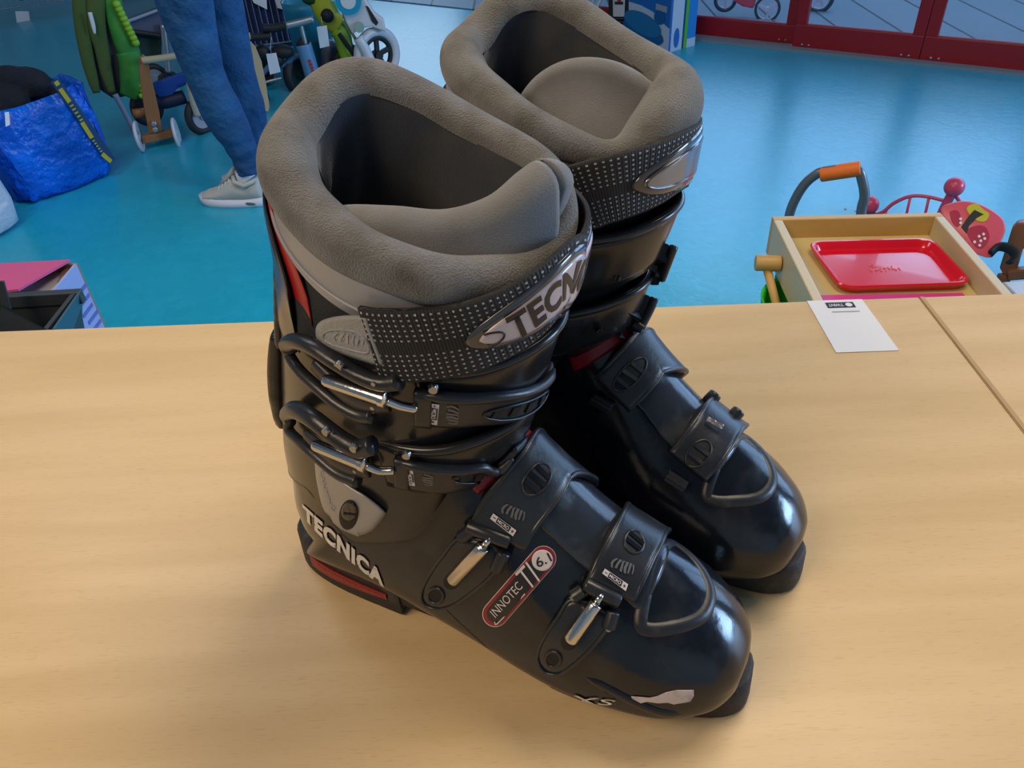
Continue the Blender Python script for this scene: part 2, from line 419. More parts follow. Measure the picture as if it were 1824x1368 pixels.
class Boot:
    def __init__(s, origin, ang, mir):
        s.O = Vector(origin); a = radians(ang); s.mir = mir
        s.d = Vector((cos(a), sin(a), 0)); s.n = Vector((-s.d.y, s.d.x, 0))
    def w(s, p):
        p = Vector(p); return s.O+s.d*p.x+s.n*(p.y*s.mir)+Vector((0, 0, p.z))
    def loft(s, st, f0, f1, ns, nt=96, grow=0.0):
        return [[s.w(p) for p in ring(catmull(st, f0+(f1-f0)*i/(ns-1)), nt, grow)] for i in range(ns)]
    def surf(s, st, f0, f1, ns, grow=0.0):
        rows = s.loft(st, f0, f1, ns, 96, grow); bm = bmesh.new(); V = grid_mesh(bm, rows, closed_v=True)
        bm.faces.new(V[0]); bm.faces.new(V[-1]); bmesh.ops.recalc_face_normals(bm, faces=bm.faces[:]); 
        return bm
    def pp(s, px, py, h=0.0, which=None):
        """the point seen at that place of the photo, h above the shell surface"""
        d = ray(px, py); best = None
        for b in ([which] if which else [s.bfoot, s.bcuff]):
            loc, nn, _, dist = b.ray_cast(CAMP, d)
            if loc is not None and (best is None or dist < best[2]): best = (loc, nn, dist, b)
        if best is None:
            # off the edge: nearest surface point to the ray
            bd = None
            for k in range(60):
                q = CAMP+d*(0.3+k*0.012)
                for b in ([which] if which else [s.bfoot, s.bcuff]):
                    c, nn, _, dist = b.find_nearest(q)
                    if bd is None or dist < bd[2]: bd = (c, nn, dist, b)
            return bd[0]+bd[1]*h
        return best[0]-d*(h/max(0.35, abs(d.dot(best[1]))))
    def quad(s, c, h=0.0, which=None):
        """corners tl,tr,br,bl in photo pixels -> fn(x,y) on the surface, x right 0..1, y up 0..1"""
        tl, tr, br, bl = c
        def fn(x, y):
            ax, ay = bl[0]+(br[0]-bl[0])*x, bl[1]+(br[1]-bl[1])*x
            bx, by = tl[0]+(tr[0]-tl[0])*x, tl[1]+(tr[1]-tl[1])*x
            return s.pp(ax+(bx-ax)*y, ay+(by-ay)*y, h, which)
        return fn

def sheet_from_fn(bm, fn, fnb, nx=8, ny=4, poly=None):
    """thin solid between two mapped unit squares"""
    A = [[fn(i/nx, j/ny) for j in range(ny+1)] for i in range(nx+1)]; B = [[fnb(i/nx, j/ny) for j in range(ny+1)] for i in range(nx+1)]
    a = grid_mesh(bm, A); b = grid_mesh(bm, B)
    for i in range(nx):
        bm.faces.new((a[i][0], b[i][0], b[i+1][0], a[i+1][0])); bm.faces.new((a[i][ny], a[i+1][ny], b[i+1][ny], b[i][ny]))
    for j in range(ny):
        bm.faces.new((a[0][j], a[0][j+1], b[0][j+1], b[0][j])); bm.faces.new((a[nx][j], b[nx][j], b[nx][j+1], a[nx][j+1]))
    return bm
def polysheet(bm, B, pix, h0, h1, which=None, fine=0.004):
    """a plate whose outline is drawn in photo pixels, lying on the boot"""
    q_ = []
    for (xa, ya), (xb, yb) in zip(pix, pix[1:]+pix[:1]):
        k_ = max(1, int(math.hypot(xb-xa, yb-ya)/7))
        q_ += [(xa+(xb-xa)*i/k_, ya+(yb-ya)*i/k_) for i in range(k_)]
    pix = q_
    n = len(pix); cx = sum(p[0] for p in pix)/n; cy = sum(p[1] for p in pix)/n
    K = 9; rows_t, rows_b = [], []
    for k in range(K+1):
        f = k/K; rt, rb = [], []
        for (x, y) in pix:
            qx, qy = cx+(x-cx)*f, cy+(y-cy)*f
            e = 1.0 if f < 0.99 else 0.55
            rt.append(B.pp(qx, qy, h0+(h1-h0)*e, which)); rb.append(B.pp(qx, qy, h0, which))
        rows_t.append(rt); rows_b.append(rb)
    ct = bm.verts.new(rows_t[0][0]); cb = bm.verts.new(rows_b[0][0])
    T = [[bm.verts.new(p) for p in r] for r in rows_t[1:]]; Bo = [[bm.verts.new(p) for p in r] for r in rows_b[1:]]
    for i in range(n):
        j = (i+1) % n
        bm.faces.new((ct, T[0][i], T[0][j])); bm.faces.new((cb, Bo[0][j], Bo[0][i]))
        for k in range(K-1):
            bm.faces.new((T[k][i], T[k+1][i], T[k+1][j], T[k][j])); bm.faces.new((Bo[k][i], Bo[k][j], Bo[k+1][j], Bo[k+1][i]))
        bm.faces.new((T[K-1][i], Bo[K-1][i], Bo[K-1][j], T[K-1][j]))
    return bm
def smoothpoly(pts, n=40):
    c = crom([(x, y, 0) for x, y in pts], n, True); return [(p.x, p.y) for p in c]
def pillpoly(a, b, r, n=12):
    a, b = Vector((*a, 0)), Vector((*b, 0)); t = atan2((b-a).y, (b-a).x); out = []
    for c, s0 in ((b, t-pi/2), (a, t+pi/2)):
        for i in range(n+1): q = s0+pi*i/n; out.append((c.x+cos(q)*r, c.y+sin(q)*r))
    return out
def circpoly(c, r, n=24, ry=None, rot=0):
    ry = ry or r; return [(c[0]+r*cos(q)*cos(rot)-ry*sin(q)*sin(rot), c[1]+r*cos(q)*sin(rot)+ry*sin(q)*cos(rot)) for q in [2*pi*i/n for i in range(n)]]

EMBLEM = [  # slanted strokes inside an oval, unit box
 [(.16, 1), (.05, .72), (.0, .4), (.06, .0), (.14, .0), (.10, .4), (.16, .72), (.26, 1)],
 [(.32, 1), (.24, .55), (.20, .1), (.30, .1), (.34, .55), (.44, 1)],
 [(.50, 1), (.44, .85), (.42, .0), (.52, .0), (.53, .85), (.60, 1)],
 [(.62, 1), (.56, .4), (.60, .0), (.70, .0), (.68, .4), (.74, 1)],
 [(.78, 1), (.76, .7), (.74, .1), (.80, .1), (.86, .7), (.88, 1)],
 [(.90, .95), (.94, .6), (.92, .2), (.97, .2), (1., .6), (.98, .95)],
]
def emblem(name, B, c, h, material, parent, which=None):
    fn = B.quad(c, h, which); bm = bmesh.new()
    for poly in EMBLEM:
        vs = [bm.verts.new((x, y, 0)) for x, y in poly]; bm.faces.new(vs)
    bmesh.ops.triangulate(bm, faces=bm.faces[:])
    put2d(bm, fn, 0.003); return finish(name, bm, material, parent, smooth=False)
def lettering(name, B, text, c, h, material, parent, bold=0.0, shear=0.0, which=None, maxlen=0.003):
    bm = text2d(text, bold=bold, shear=shear); put2d(bm, B.quad(c, h, which), maxlen)
    return finish(name, bm, material, parent, smooth=False)
def curved_quad(B, base, top, h, which=None, n=16):
    """baseline and top line as photo polylines"""
    b = even([Vector((*p, 0)) for p in base] if len(base) == 2 else crom([(*p, 0) for p in base], 40), n)
    t = even([Vector((*p, 0)) for p in top] if len(top) == 2 else crom([(*p, 0) for p in top], 40), n)
    def g(L, x):
        f = max(0, min(n-1.0001, x*(n-1))); i = int(f); return L[i].lerp(L[i+1], f-i)
    return lambda x, y: (lambda p: B.pp(p.x, p.y, h, which))(g(b, x).lerp(g(t, x), y))

def bolt(bm, B, px, py, r, h0, h1, which=None):
    p = B.pp(px, py, h0, which); _, nn, _, _ = (which or B.bcuff).find_nearest(p)
    cyl(bm, p, p+nn*(h1-h0), r, r*0.8, seg=16)
    return bm

def build_shell(B, root):
    """shell, soles, cuff; returns surfaces used by everything that lies on them"""
    # rows
    rows = B.loft(FOOT, 0, len(FOOT)-1, 110)
    bm = bmesh.new(); V = grid_mesh(bm, rows, closed_v=True); bm.faces.new(V[0]); bm.faces.new(V[-1])
    sh = finish('lower_shell', bm, M_SHELL, root)
    B.bfoot = BVHTree.FromBMesh(B.surf(FOOT, 0, len(FOOT)-1, 110))
    B.bcuff = BVHTree.FromBMesh(B.surf(CUFF, 0, 7, 70))
    # cuff: outer wall, rolled lower and upper edge, inner wall
    rows = [B.w(p) for p in []]
    R = [[B.w(p) for p in ring(catmull(CUFF, 0.25), 96, -0.0055)], [B.w(p) for p in ring(catmull(CUFF, 0.0), 96, -0.0050)], [B.w(p) for p in ring(catmull(CUFF, -0.0), 96, -0.0006)], [B.w(p) for p in ring(catmull(CUFF, 0.02), 96, 0.0004)]]
    R += B.loft(CUFF, 0.04, 4.6, 56)
    R += [[B.w(p) for p in ring(catmull(CUFF, 4.63), 96, -0.0015)], [B.w(p) for p in ring(catmull(CUFF, 4.5), 96, -0.004)], [B.w(p) for p in ring(catmull(CUFF, 3.9), 96, -0.0045)]]
    bm = bmesh.new(); grid_mesh(bm, R, closed_v=True)
    cuff = finish('cuff', bm, M_CUFF, root)
    # soles
    def lug(name, xs, z0, z1):
        bm = bmesh.new(); rows = []
        for (zz, gr) in ((z0, -0.003), (z0+0.003, 0.0), (z1-0.004, -0.001), (z1-0.001, -0.003), (z1, -0.009)):
            r = []
            for x, y in xs:
                cx = sum(p[0] for p in xs)/len(xs)
                dx, dy = x-cx, y; L = sqrt(dx*dx+dy*dy); k = 1+gr/L
                r.append(B.w((cx+dx*k, y*k, zz)))
            rows.append(r)
        V = grid_mesh(bm, rows, closed_v=True); bm.faces.new(V[0]); bm.faces.new(V[-1])
        return finish(name, bm, M_RUBBER, root, autos=40)
    def dshape(x_flat, x_tip, hw, p, n=22):
        out = []
        for i in range(n+1):
            q = -pi/2+pi*i/n; c, s_ = cos(q), sin(q)
            out.append((x_flat+(x_tip-x_flat)*abs(c)**p, hw*math.copysign(abs(s_)**0.75, s_)))
        return out
    toe = dshape(0.215, 0.3260, 0.0345, 0.62)
    heel = [(x, y) for x, y in dshape(0.098, -0.004, 0.0345, 0.62)]
    lug('toe_sole', toe, 0.0, 0.027); hs = lug('heel_sole', heel, 0.0, 0.034)
    # middle of the sole, raised from the table
    bm = bmesh.new(); rows = []
    for i in range(9):
        x = 0.085+0.15*i/8; r = []
        for y, z in ((-.034, .030), (-.033, .012), (0, .009), (.033, .012), (.034, .030)): r.append(B.w((x, y, z)))
        rows.append(r)
    V = grid_mesh(bm, rows); 
    for i in range(8): bm.faces.new((V[i][0], V[i+1][0], V[i+1][4], V[i][4]))
    bm.faces.new(V[0]); bm.faces.new(V[-1])
    finish('arch_sole', bm, M_RUBBER, root, smooth=False)
    # instep panel: a smooth overlapping plate on top of the foot
    pth = Path([B.w(p) for p in ((.190, 0, .158), (.212, 0, .136), (.240, 0, .115), (.268, 0, .098))], B.bfoot, 50)
    L = pth.len
    bm = bmesh.new(); sg = -1*B.mir
    slab(bm, pth, 0, L, -.0335, .0335, -0.002, lambda s: 0.0026-0.0012*s, 50, 34, 0.0012)
    finish('instep_panel', bm, M_PANEL, root)
    # raised D shaped rim on the toe box and dome inside it
    arch = [(.2615, -.029), (.2605, -.015), (.260, 0), (.2605, .015), (.2615, .029), (.2632, .0330), (.2675, .0325), (.275, .0285), (.2850, .0200), (.2915, .0105), (.2935, 0), (.2915, -.0105), (.2850, -.0200), (.275, -.0285), (.2675, -.0325), (.2632, -.0330)]
    ppts = []
    for x, y in crom([(a, b, 0) for a, b in arch], 90, True) and [(q.x, q.y) for q in crom([(a, b, 0) for a, b in arch], 90, True)]:
        o = B.w((x, y, .2)); loc, nn, _, _ = B.bfoot.ray_cast(o, Vector((0, 0, -1)))
        ppts.append(loc-nn*0.0040)
    bm = bmesh.new(); tube(bm, ppts, 0.0056, 14, closed=True)
    finish('toe_ridge', bm, M_RIDGE, root)
    # mould lines and blade along both sides of the foot
    for sy in (-1,):
        for nm, ptsc, r in (('side_ridge', [(.222, .050, .050), (.245, .052, .046), (.272, .050, .038), (.295, .044, .032), (.308, .036, .030)], .0050), ('side_ridge', [(.205, .053, .024), (.235, .055, .022), (.255, .054, .022)], .0026),
                            ('side_rib', [(.120, .050, .070), (.150, .053, .048), (.175, .053, .030), (.190, .052, .020)], .0016)):
            p = Path([B.w((x, y*sy, z)) for x, y, z in ptsc], B.bfoot, 40)
            q = [pt-nn*(r*0.72) for pt, nn in zip(p.P, p.N)]
            bm = bmesh.new(); n = len(q)
            tube(bm, q, [r*min(1, 0.15+3.2*min(i, n-1-i)/(n-1)) for i in range(n)], 10); finish(nm, bm, M_SHELL, root)
    return sh, cuff, hs

def flap(B, root, name, pts, w, hmax, red=None):
    """wrap-over flap of the cuff: stands off at the front, with a rolled upper lip"""
    p = Path([B.w(q) for q in pts], B.bcuff, 80); L = p.len; sg = 1
    up = p.fr(L/2)[3]; s = 1 if up.z > 0 else -1
    ramp = lambda t: 0.0008+hmax*sin(pi*min(1, max(0, t)))**1.3
    bm = bmesh.new()
    slab(bm, p, 0, L, -w/2, w/2, lambda t: max(-0.001, ramp(t)-0.0035), ramp, 70, 6, 0.001)
    f = finish(name, bm, M_CUFF, root)
    bm = bmesh.new(); lip = [p.map(L*i/70, s*w/2, ramp(i/70)-0.0012) for i in range(71)]
    tube(bm, lip, [0.0028*min(1, 0.2+6*min(i, 70-i)/70) for i in range(71)], 10)
    finish('rolled_lip', bm, M_CUFF, f)
    return f

def build_liner(B, root, rim, rad, crest, feet, tr, wrinkle=0.0, seed=0):
    cen = Vector((.125, 0, .3))
    N = 120
    C = crom([Vector(p) for p in rim], N, True)
    for _ in range(14): C = [(C[i-1]+C[i]*2+C[(i+1) % N])/4 for i in range(N)]; RR = crom([Vector((r, 0, 0)) for r in rad], N, True)
    def outdir(i):
        t = (C[(i+1) % N]-C[i-1]); o = Vector((t.y, -t.x, 0)).normalized()
        if o.dot(Vector((C[i].x-cen.x, C[i].y, 0))) < 0: o = -o
        return o
    OD = [outdir(i) for i in range(N)]
    rnd = random.Random(seed)
    ph = [rnd.uniform(0, 6.28) for _ in range(6)]
    SH = .30
    def wob(i, k): return 0.0005*sin(5*2*pi*i/N+ph[0]+k)+0.0004*sin(9*2*pi*i/N+ph[1]-k*0.6)
    # fleece roll: rim
    prof = [(-1.25, 0), ]
    rows = []
    for i in range(N):
        r = RR[i].x; c = C[i]; o = OD[i]; row = []
        rear = max(0, 1-abs(c.x-.075)/.05)      # folds of cloth inside the back
        for k in range(26):
            a = radians(-75+ k*(330-75)/25)      # from outside-below, over the top, to inside-below
            rx, rz = cos(a)*r, sin(a)*r
            fold = 0
            w_ = 1+0.05*sin(5*2*pi*i/N+ph[3]+k*0.15)
            row.append(c+o*(rx*w_+wob(i, k*0.2)-fold*0.006)+Vector((0, 0, rz*w_)))
        rows.append([B.w(p) for p in row])
    bm = bmesh.new(); grid_mesh(bm, rows, closed_u=True)
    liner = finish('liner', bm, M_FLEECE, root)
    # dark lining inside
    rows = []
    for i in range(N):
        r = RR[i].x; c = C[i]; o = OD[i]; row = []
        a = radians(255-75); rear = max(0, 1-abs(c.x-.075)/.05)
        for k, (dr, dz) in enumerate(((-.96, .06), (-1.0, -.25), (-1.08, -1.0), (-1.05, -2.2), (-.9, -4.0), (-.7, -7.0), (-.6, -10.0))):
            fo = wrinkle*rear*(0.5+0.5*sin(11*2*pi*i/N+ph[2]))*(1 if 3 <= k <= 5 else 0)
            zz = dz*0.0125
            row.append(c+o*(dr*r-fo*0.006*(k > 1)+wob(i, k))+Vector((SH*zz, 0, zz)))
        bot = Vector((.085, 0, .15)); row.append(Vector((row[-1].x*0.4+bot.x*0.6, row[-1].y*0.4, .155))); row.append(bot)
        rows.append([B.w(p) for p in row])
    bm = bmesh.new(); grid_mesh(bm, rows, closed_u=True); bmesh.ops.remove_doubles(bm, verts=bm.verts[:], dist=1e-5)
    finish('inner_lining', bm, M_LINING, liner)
    # outer satin wall with piping, ribbed black fabric beneath
    def outer(name, mt, z0, z1, out0, out1, nn=8):
        rows = []
        for i in range(N):
            c, o = C[i], OD[i]; row = []
            for k in range(nn+1):
                f = k/nn; top = c+o*(out0*(RR[i].x/0.0125))+Vector((0, 0, z0)); zb = c.z+z1
                p = top.lerp(Vector((c.x+o.x*out1*(RR[i].x/0.0125)+SH*z1, c.y+o.y*out1*(RR[i].x/0.0125), zb)), f)
                p += o*(0.0010*sin(pi*f)); row.append(B.w(p))
            rows.append(row)
        bm = bmesh.new(); grid_mesh(bm, rows, closed_u=True); return finish(name, bm, mt, liner)
    outer('satin_collar', M_SATIN, -.0015, -.030, .0082, .0045)
    bm = bmesh.new(); tube(bm, [B.w(C[i]+OD[i]*(.0064*RR[i].x/.0125)+Vector((-.30*.0235, 0, -.0235))) for i in range(N)], 0.0011, 8, closed=True); finish('piping', bm, M_SATIN, liner)
    outer('ribbed_band', M_RIB, -.0285, -.075, .0042, .0010)
    # tongue
    K = 60
    c_ = crom([Vector(p) for p in crest], K); f_ = crom([Vector(p) for p in feet], K); rows = []
    for i in range(K):
        c, f = c_[i], f_[i]; t = (c_[min(K-1, i+1)]-c_[max(0, i-1)]); o = Vector((t.y, -t.x, 0)).normalized()
        if o.dot(f-c) < 0: o = -o
        e = min(1, 0.35+3*min(i, K-1-i)/(K-1)); r = tr*e
        cc = c-Vector((0, 0, r)); row = [f]
        for q in (0.25, 0.5, 0.75):
            row.append(f.lerp(cc+o*r, q)+o*(0.0045*sin(pi*q))+Vector((0, 0, 0.0012*sin(i*0.35+q*5))))
        for k in range(11):
            a = pi*k/10; row.append(cc+o*(cos(a)*r)+Vector((0, 0, sin(a)*r*1.05)))
        for q, dz in ((0, -.02), (0.001, -.045), (0.004, -.08)): row.append(cc-o*(r+q)+Vector((.30*dz, 0, dz)))
        rows.append([B.w(p) for p in row])
    bm = bmesh.new(); V = grid_mesh(bm, rows); bm.faces.new(V[0]); bm.faces.new(V[-1])
    finish('liner_tongue', bm, M_TONGUE, root)
    # red spoiler and dark band at the back of the cuff
    return liner, C, OD

def rear_parts(B, root, liner):
    for nm, m_, rng, g0, g1, th_, top, low in (('rear_spoiler', M_CUFF, 1.00, .0012, .0062, .0026, 2.05, 3.7), ('red_spoiler', M_RED, 1.22, .0004, .0036, .0018, 2.20, 4.3)):
        NA, NS = 46, 14; outr, innr = [], []
        for ia in range(NA+1):
            a = -1+2*ia/NA; t = pi+a*rng; hi = 4.55+top*max(0, cos(a*pi/2))**.55; ro, ri = [], []
            for k in range(NS+1):
                f = k/NS; sst = low+(hi-low)*f; st = catmull(CUFF, min(6.99, sst)); g = g0+(g1-g0)*f; e = (.0008 if k in (0, NS) or ia in (0, NA) else 0)
                for lst, gg in ((ro, g-e), (ri, g-th_+e)):
                    fx, fz, bx, bz, w, ex, kk, sx, sz = st; cx, cz, ux, uz = (fx+bx)/2, (fz+bz)/2, (fx-bx)/2, (fz-bz)/2; L = sqrt(ux*ux+uz*uz); q = 1+gg/L
                    c, s_ = cos(t), sin(t); al = math.copysign(abs(c)**(2/ex), c); la = math.copysign(abs(s_)**(2/ex), s_)
                    lst.append(B.w((cx+ux*al*q, -(w+gg)*la*(1-kk*al), cz+uz*al)))
            outr.append(ro+ri[::-1])
        bm = bmesh.new(); V = grid_mesh(bm, outr, closed_v=True); bm.faces.new(V[0]); bm.faces.new(V[-1][::-1])
        finish(nm, bm, m_, root, autos=60)
    p = Path([B.w(q) for q in ((.046, 0, .262), (.036, 0, .225), (.030, 0, .200))], B.bcuff, 40)
    bm = bmesh.new(); slab(bm, p, 0, p.len, -.020, .020, -.001, .0035, 30, 14, .002); finish('rear_spine', bm, M_CUFF, root)
    p = Path([B.w(q) for q in ((.031, 0, .203), (.020, 0, .172), (.011, 0, .140), (.007, 0, .125))], B.bcuff, 40)
    bm = bmesh.new(); slab(bm, p, 0, p.len, lambda t: -.012-.003*sin(pi*t), lambda t: .012+.003*sin(pi*t), -.001, lambda t: .003+.0060*sin(pi*(.15+.8*t))**.7, 40, 14, .003); finish('rear_block', bm, M_CUFF, root)
# ================================================================ tables
M_BEECH = wood_mat('beech_laminate', (0.575, 0.412, 0.215), (0.640, 0.470, 0.260), (0.42, 0.28, 0.13), rough=0.36)
M_EDGE = mat('beech_edge_strip', (0.42, 0.27, 0.12), 0.5)
M_LEG = mat('grey_table_leg', (0.25, 0.25, 0.26), 0.4, metal=0.6)
EA = atan2(0.678-0.727, 0.545+0.561)
def table(x0, x1, label):
    ex = Vector((cos(EA), sin(EA), 0)); ey = Vector((-ex.y, ex.x, 0)); o = Vector((.436, .6825, 0))
    c = o+ex*((x0+x1)/2)-ey*.41
    r = thing('table', (c.x, c.y, -.74), label, 'table')
    bm = bmesh.new(); box(bm, c+Vector((0, 0, -.0125)), (x1-x0, .82, .025), EA); t = finish('tabletop', bm, M_BEECH, r, smooth=False, bevel=.0012)
    for sx in (-1, 1):
        for sy in (-1, 1):
            q = c+ex*(sx*((x1-x0)/2-.05))+ey*(sy*.36)
            bm = bmesh.new(); box(bm, q+Vector((0, 0, -.3825)), (.04, .04, .715), EA); finish('leg', bm, M_LEG, r, smooth=False)
    bm = bmesh.new()
    box(bm, c+ey*.36+Vector((0, 0, -.05)), (x1-x0-.14, .02, .05), EA); finish('apron', bm, M_LEG, r, smooth=False)
    if x1 > 1:
        bm = bmesh.new(); box(bm, o+ex*(x0+.0022)-ey*.41+Vector((0, 0, .0002)), (.0040, .82, .0006), EA); finish('edge_band', bm, M_EDGE, r, smooth=False)
    return r
table(-1.62, -.0006, 'long beech topped table carrying the ski boots')
table(.0006, 1.25, 'beech topped table joined on at the right edge of the photo')
# ================================================================ floor
def floor_mat():
    M = mat('blue_linoleum', (0.006, 0.30, 0.50), 0.30, spec=0.55)
    nt = M.node_tree; P = nt.nodes['Principled BSDF']; tc = nt.nodes.new('ShaderNodeTexCoord')
    n = nt.nodes.new('ShaderNodeTexNoise'); n.inputs['Scale'].default_value = 22; n.inputs['Detail'].default_value = 5; n.inputs['Distortion'].default_value = 1.0
    nt.links.new(tc.outputs['Object'], n.inputs['Vector'])
    r = nt.nodes.new('ShaderNodeValToRGB'); r.color_ramp.elements[0].position = .3; r.color_ramp.elements[1].position = .75
    r.color_ramp.elements[0].color = (0.010, 0.345, 0.52, 1); r.color_ramp.elements[1].color = (0.016, 0.40, 0.60, 1)
    nt.links.new(n.outputs['Fac'], r.inputs[0]); nt.links.new(r.outputs[0], P.inputs['Base Color'])
    b = nt.nodes.new('ShaderNodeBump'); b.inputs['Strength'].default_value = .25; b.inputs['Distance'].default_value = .004
    nt.links.new(n.outputs['Fac'], b.inputs['Height']); nt.links.new(b.outputs[0], P.inputs['Normal'])
    return M
M_FLOOR = floor_mat()
# ================================================================ room shell
GZ = -.74
def hcam(g):      # horizontal direction from a place towards the camera
    v = Vector((CAMP.x-g.x, CAMP.y-g.y, 0)); return v.normalized()
class Plane_:
    """vertical plane standing on the floor; turns the look of a thing in the photo into real points on that plane"""
    def __init__(s, g, n=None): s.g = Vector(g); s.n = Vector(n).normalized() if n else hcam(s.g); s.side = Vector((0, 0, 1)).cross(s.n)
    def __call__(s, px, py, d=0.0): return on_y(px, py, s.g+s.n*d, s.n)
bm = bmesh.new(); box(bm, (0, 3.2, GZ-.01), (13, 13, .02)); struct(finish('floor', bm, M_FLOOR, None, smooth=False))
M_WALL = mat('cream_wall', (0.62, 0.60, 0.54), 0.8)
M_DOORRED = mat('red_door_paint', (0.30, 0.004, 0.010), 0.38)
D0, D1 = Vector((1.182, 4.623, GZ)), Vector((2.506, 3.684, GZ)); DD = (D1-D0).normalized(); DN = Vector((DD.y, -DD.x, 0))   # DN points into the room
if DN.y > 0: DN = -DN
DA = atan2(DD.y, DD.x)
def wallbox(name, c, s, rz=0):
    bm = bmesh.new(); box(bm, c, s, rz); return struct(finish(name, bm, M_WALL, None, smooth=False))
wallbox('wall_left', (-5.2, 3.0, .6), (.1, 12, 2.7)); wallbox('wall_right', (5.6, .2, .6), (.1, 6.5, 2.7)); wallbox('wall_rear', (0, -3.0, .6), (11, .1, 2.7))
wallbox('wall_back', (-3.6, 9.0, .6), (3.6, .1, 2.7))
def glass_mat():
    M = bpy.data.materials.new('door_glass'); M.use_nodes = True; nt = M.node_tree; nt.nodes.remove(nt.nodes['Principled BSDF'])
    out = nt.nodes['Material Output']; tr = nt.nodes.new('ShaderNodeBsdfTransparent'); gl = nt.nodes.new('ShaderNodeBsdfGlossy'); gl.inputs['Roughness'].default_value = .02
    tr.inputs[0].default_value = (.92, .95, .97, 1)
    fr = nt.nodes.new('ShaderNodeFresnel'); fr.inputs[0].default_value = 1.45; mx = nt.nodes.new('ShaderNodeMixShader')
    nt.links.new(fr.outputs[0], mx.inputs[0]); nt.links.new(tr.outputs[0], mx.inputs[1]); nt.links.new(gl.outputs[0], mx.inputs[2]); nt.links.new(mx.outputs[0], out.inputs[0]); return M
M_GLASS = glass_mat()
def dpt(s, z, d=0): return D0+DD*s+Vector((0, 0, z))+DN*d
s1 = (at(1413, 83)-D0).dot(DD); s2 = (at(1640, 104)-D0).dot(DD)
def door_leaf(name, a, b, d, railh=.105, post=.055):
    bm = bmesh.new(); H = 2.05
    for (p, q, w, h) in ((dpt(a, railh/2, d), dpt(b, railh/2, d), .045, railh), (dpt(a, H-.05, d), dpt(b, H-.05, d), .045, .10)): bar(bm, p, q, w, h)
    for x in (a+post/2, b-post/2): bar(bm, dpt(x, railh-.002, d), dpt(x, H-.10, d), .043, post, up=DD)
    o = struct(finish(name, bm, M_DOORRED, None, smooth=False, bevel=.003))
    bm = bmesh.new(); bar(bm, dpt(a+post-.005, railh-.005+.9, d), dpt(b-post+.005, railh-.005+.9, d), .008, 1.8); finish('door_glass', bm, M_GLASS, None, smooth=False).parent = o
    bm = bmesh.new()
    for x in (a+.05, a+.085, b-.05, b-.085): cyl(bm, dpt(x, .025, d+.022), dpt(x, .025, d+.026), .006, seg=10)
    finish('door_screws', bm, M_RIVETG, None).parent = o
    return o
M_RIVETG = mat('grey_screws', (.4, .4, .42), .4, metal=.8)
door_leaf('door_1', -1.05, s1, -.03, .10, .06); door_leaf('door_2', s1+.002, s2-.001, .02, .12); door_leaf('door_3', s2+.001, s2*2-s1, .02, .12); door_leaf('door_4', s2*2-s1+.003, s2*2-s1+1.3, -.03, .12)
bm = bmesh.new(); bar(bm, dpt(-1.05, .006, .05), dpt(3.2, .006, .05), .10, .012); struct(finish('trim_1', bm, mat('grey_threshold', (.20, .26, .30), .5), None, smooth=False))
bm = bmesh.new(); bar(bm, dpt(-1.1, 2.35, 0), dpt(3.3, 2.35, 0), .12, .6); struct(finish('wall_doors', bm, M_WALL, None, smooth=False))
def paving():
    M = mat('grey_paving', (.34, .36, .38), .55); nt = M.node_tree; P = nt.nodes['Principled BSDF']; tc = nt.nodes.new('ShaderNodeTexCoord'); mp = nt.nodes.new('ShaderNodeMapping')
    mp.inputs['Rotation'].default_value = (0, 0, radians(2)); nt.links.new(tc.outputs['Object'], mp.inputs[0]); br = nt.nodes.new('ShaderNodeTexBrick')
    br.offset = 0; br.inputs['Scale'].default_value = 1; br.inputs['Mortar Size'].default_value = .008; br.inputs['Brick Width'].default_value = .30; br.inputs['Row Height'].default_value = 4.0
    br.inputs['Color1'].default_value = (.17, .26, .38, 1); br.inputs['Color2'].default_value = (.20, .29, .41, 1); br.inputs['Mortar'].default_value = (.06, .08, .10, 1)
    nt.links.new(mp.outputs[0], br.inputs['Vector']); nt.links.new(br.outputs[0], P.inputs['Base Color']); return M
bm = bmesh.new(); q = [dpt(-3.4, -.005, -.06), dpt(6, -.005, -.06), dpt(6, -.005, -9), dpt(-3.4, -.005, -9)]
prism(bm, q, None, (0, 0, .012)); struct(finish('floor_outside', bm, paving(), None, smooth=False))

# ================================================================ things on the table
M_PAPER = mat('white_card', (.70, .72, .76), .5)
c = [at(x, y, 0) for x, y in ((1437, 537), (1535, 534), (1601, 625), (1489, 629))]
ctr = sum(c, Vector())/4; r = thing('payment_card', ctr, 'white card lying on the table edge with a black brand bar', 'card')
bm = bmesh.new(); prism(bm, [p+Vector((0, 0, .0002)) for p in c], None, (0, 0, .0006)); finish('card_sheet', bm, M_PAPER, r, smooth=False)
ex, ey = (c[1]-c[0]), (c[3]-c[0]); ins = lambda u, v, h=.001: c[0]+ex*u+ey*v+Vector((0, 0, h))
bm = bmesh.new(); prism(bm, [ins(.30, .055, .0007), ins(.80, .055, .0007), ins(.80, .165, .0007), ins(.30, .165, .0007)], None, (0, 0, .0004)); finish('brand_bar', bm, M_DARKBAR if 'M_DARKBAR' in globals() else mat('black_ink', (.012, .012, .014), .4), r, smooth=False)
flatdecal('brand_lettering', 'TWINT', ins(.60, .085), -ex*.27, ey*.055, M_PAPER, r, .0003, Vector((0, 0, 1)), bold=.02)
bm = bmesh.new(); cc = ins(.70, .11, .0012); vs = [bm.verts.new(cc+Vector((cos(a)*.0036, sin(a)*.0036, 0))) for a in [2*pi*i/20 for i in range(20)]]; bm.faces.new(vs); finish('brand_mark', bm, M_PAPER, r, smooth=False)
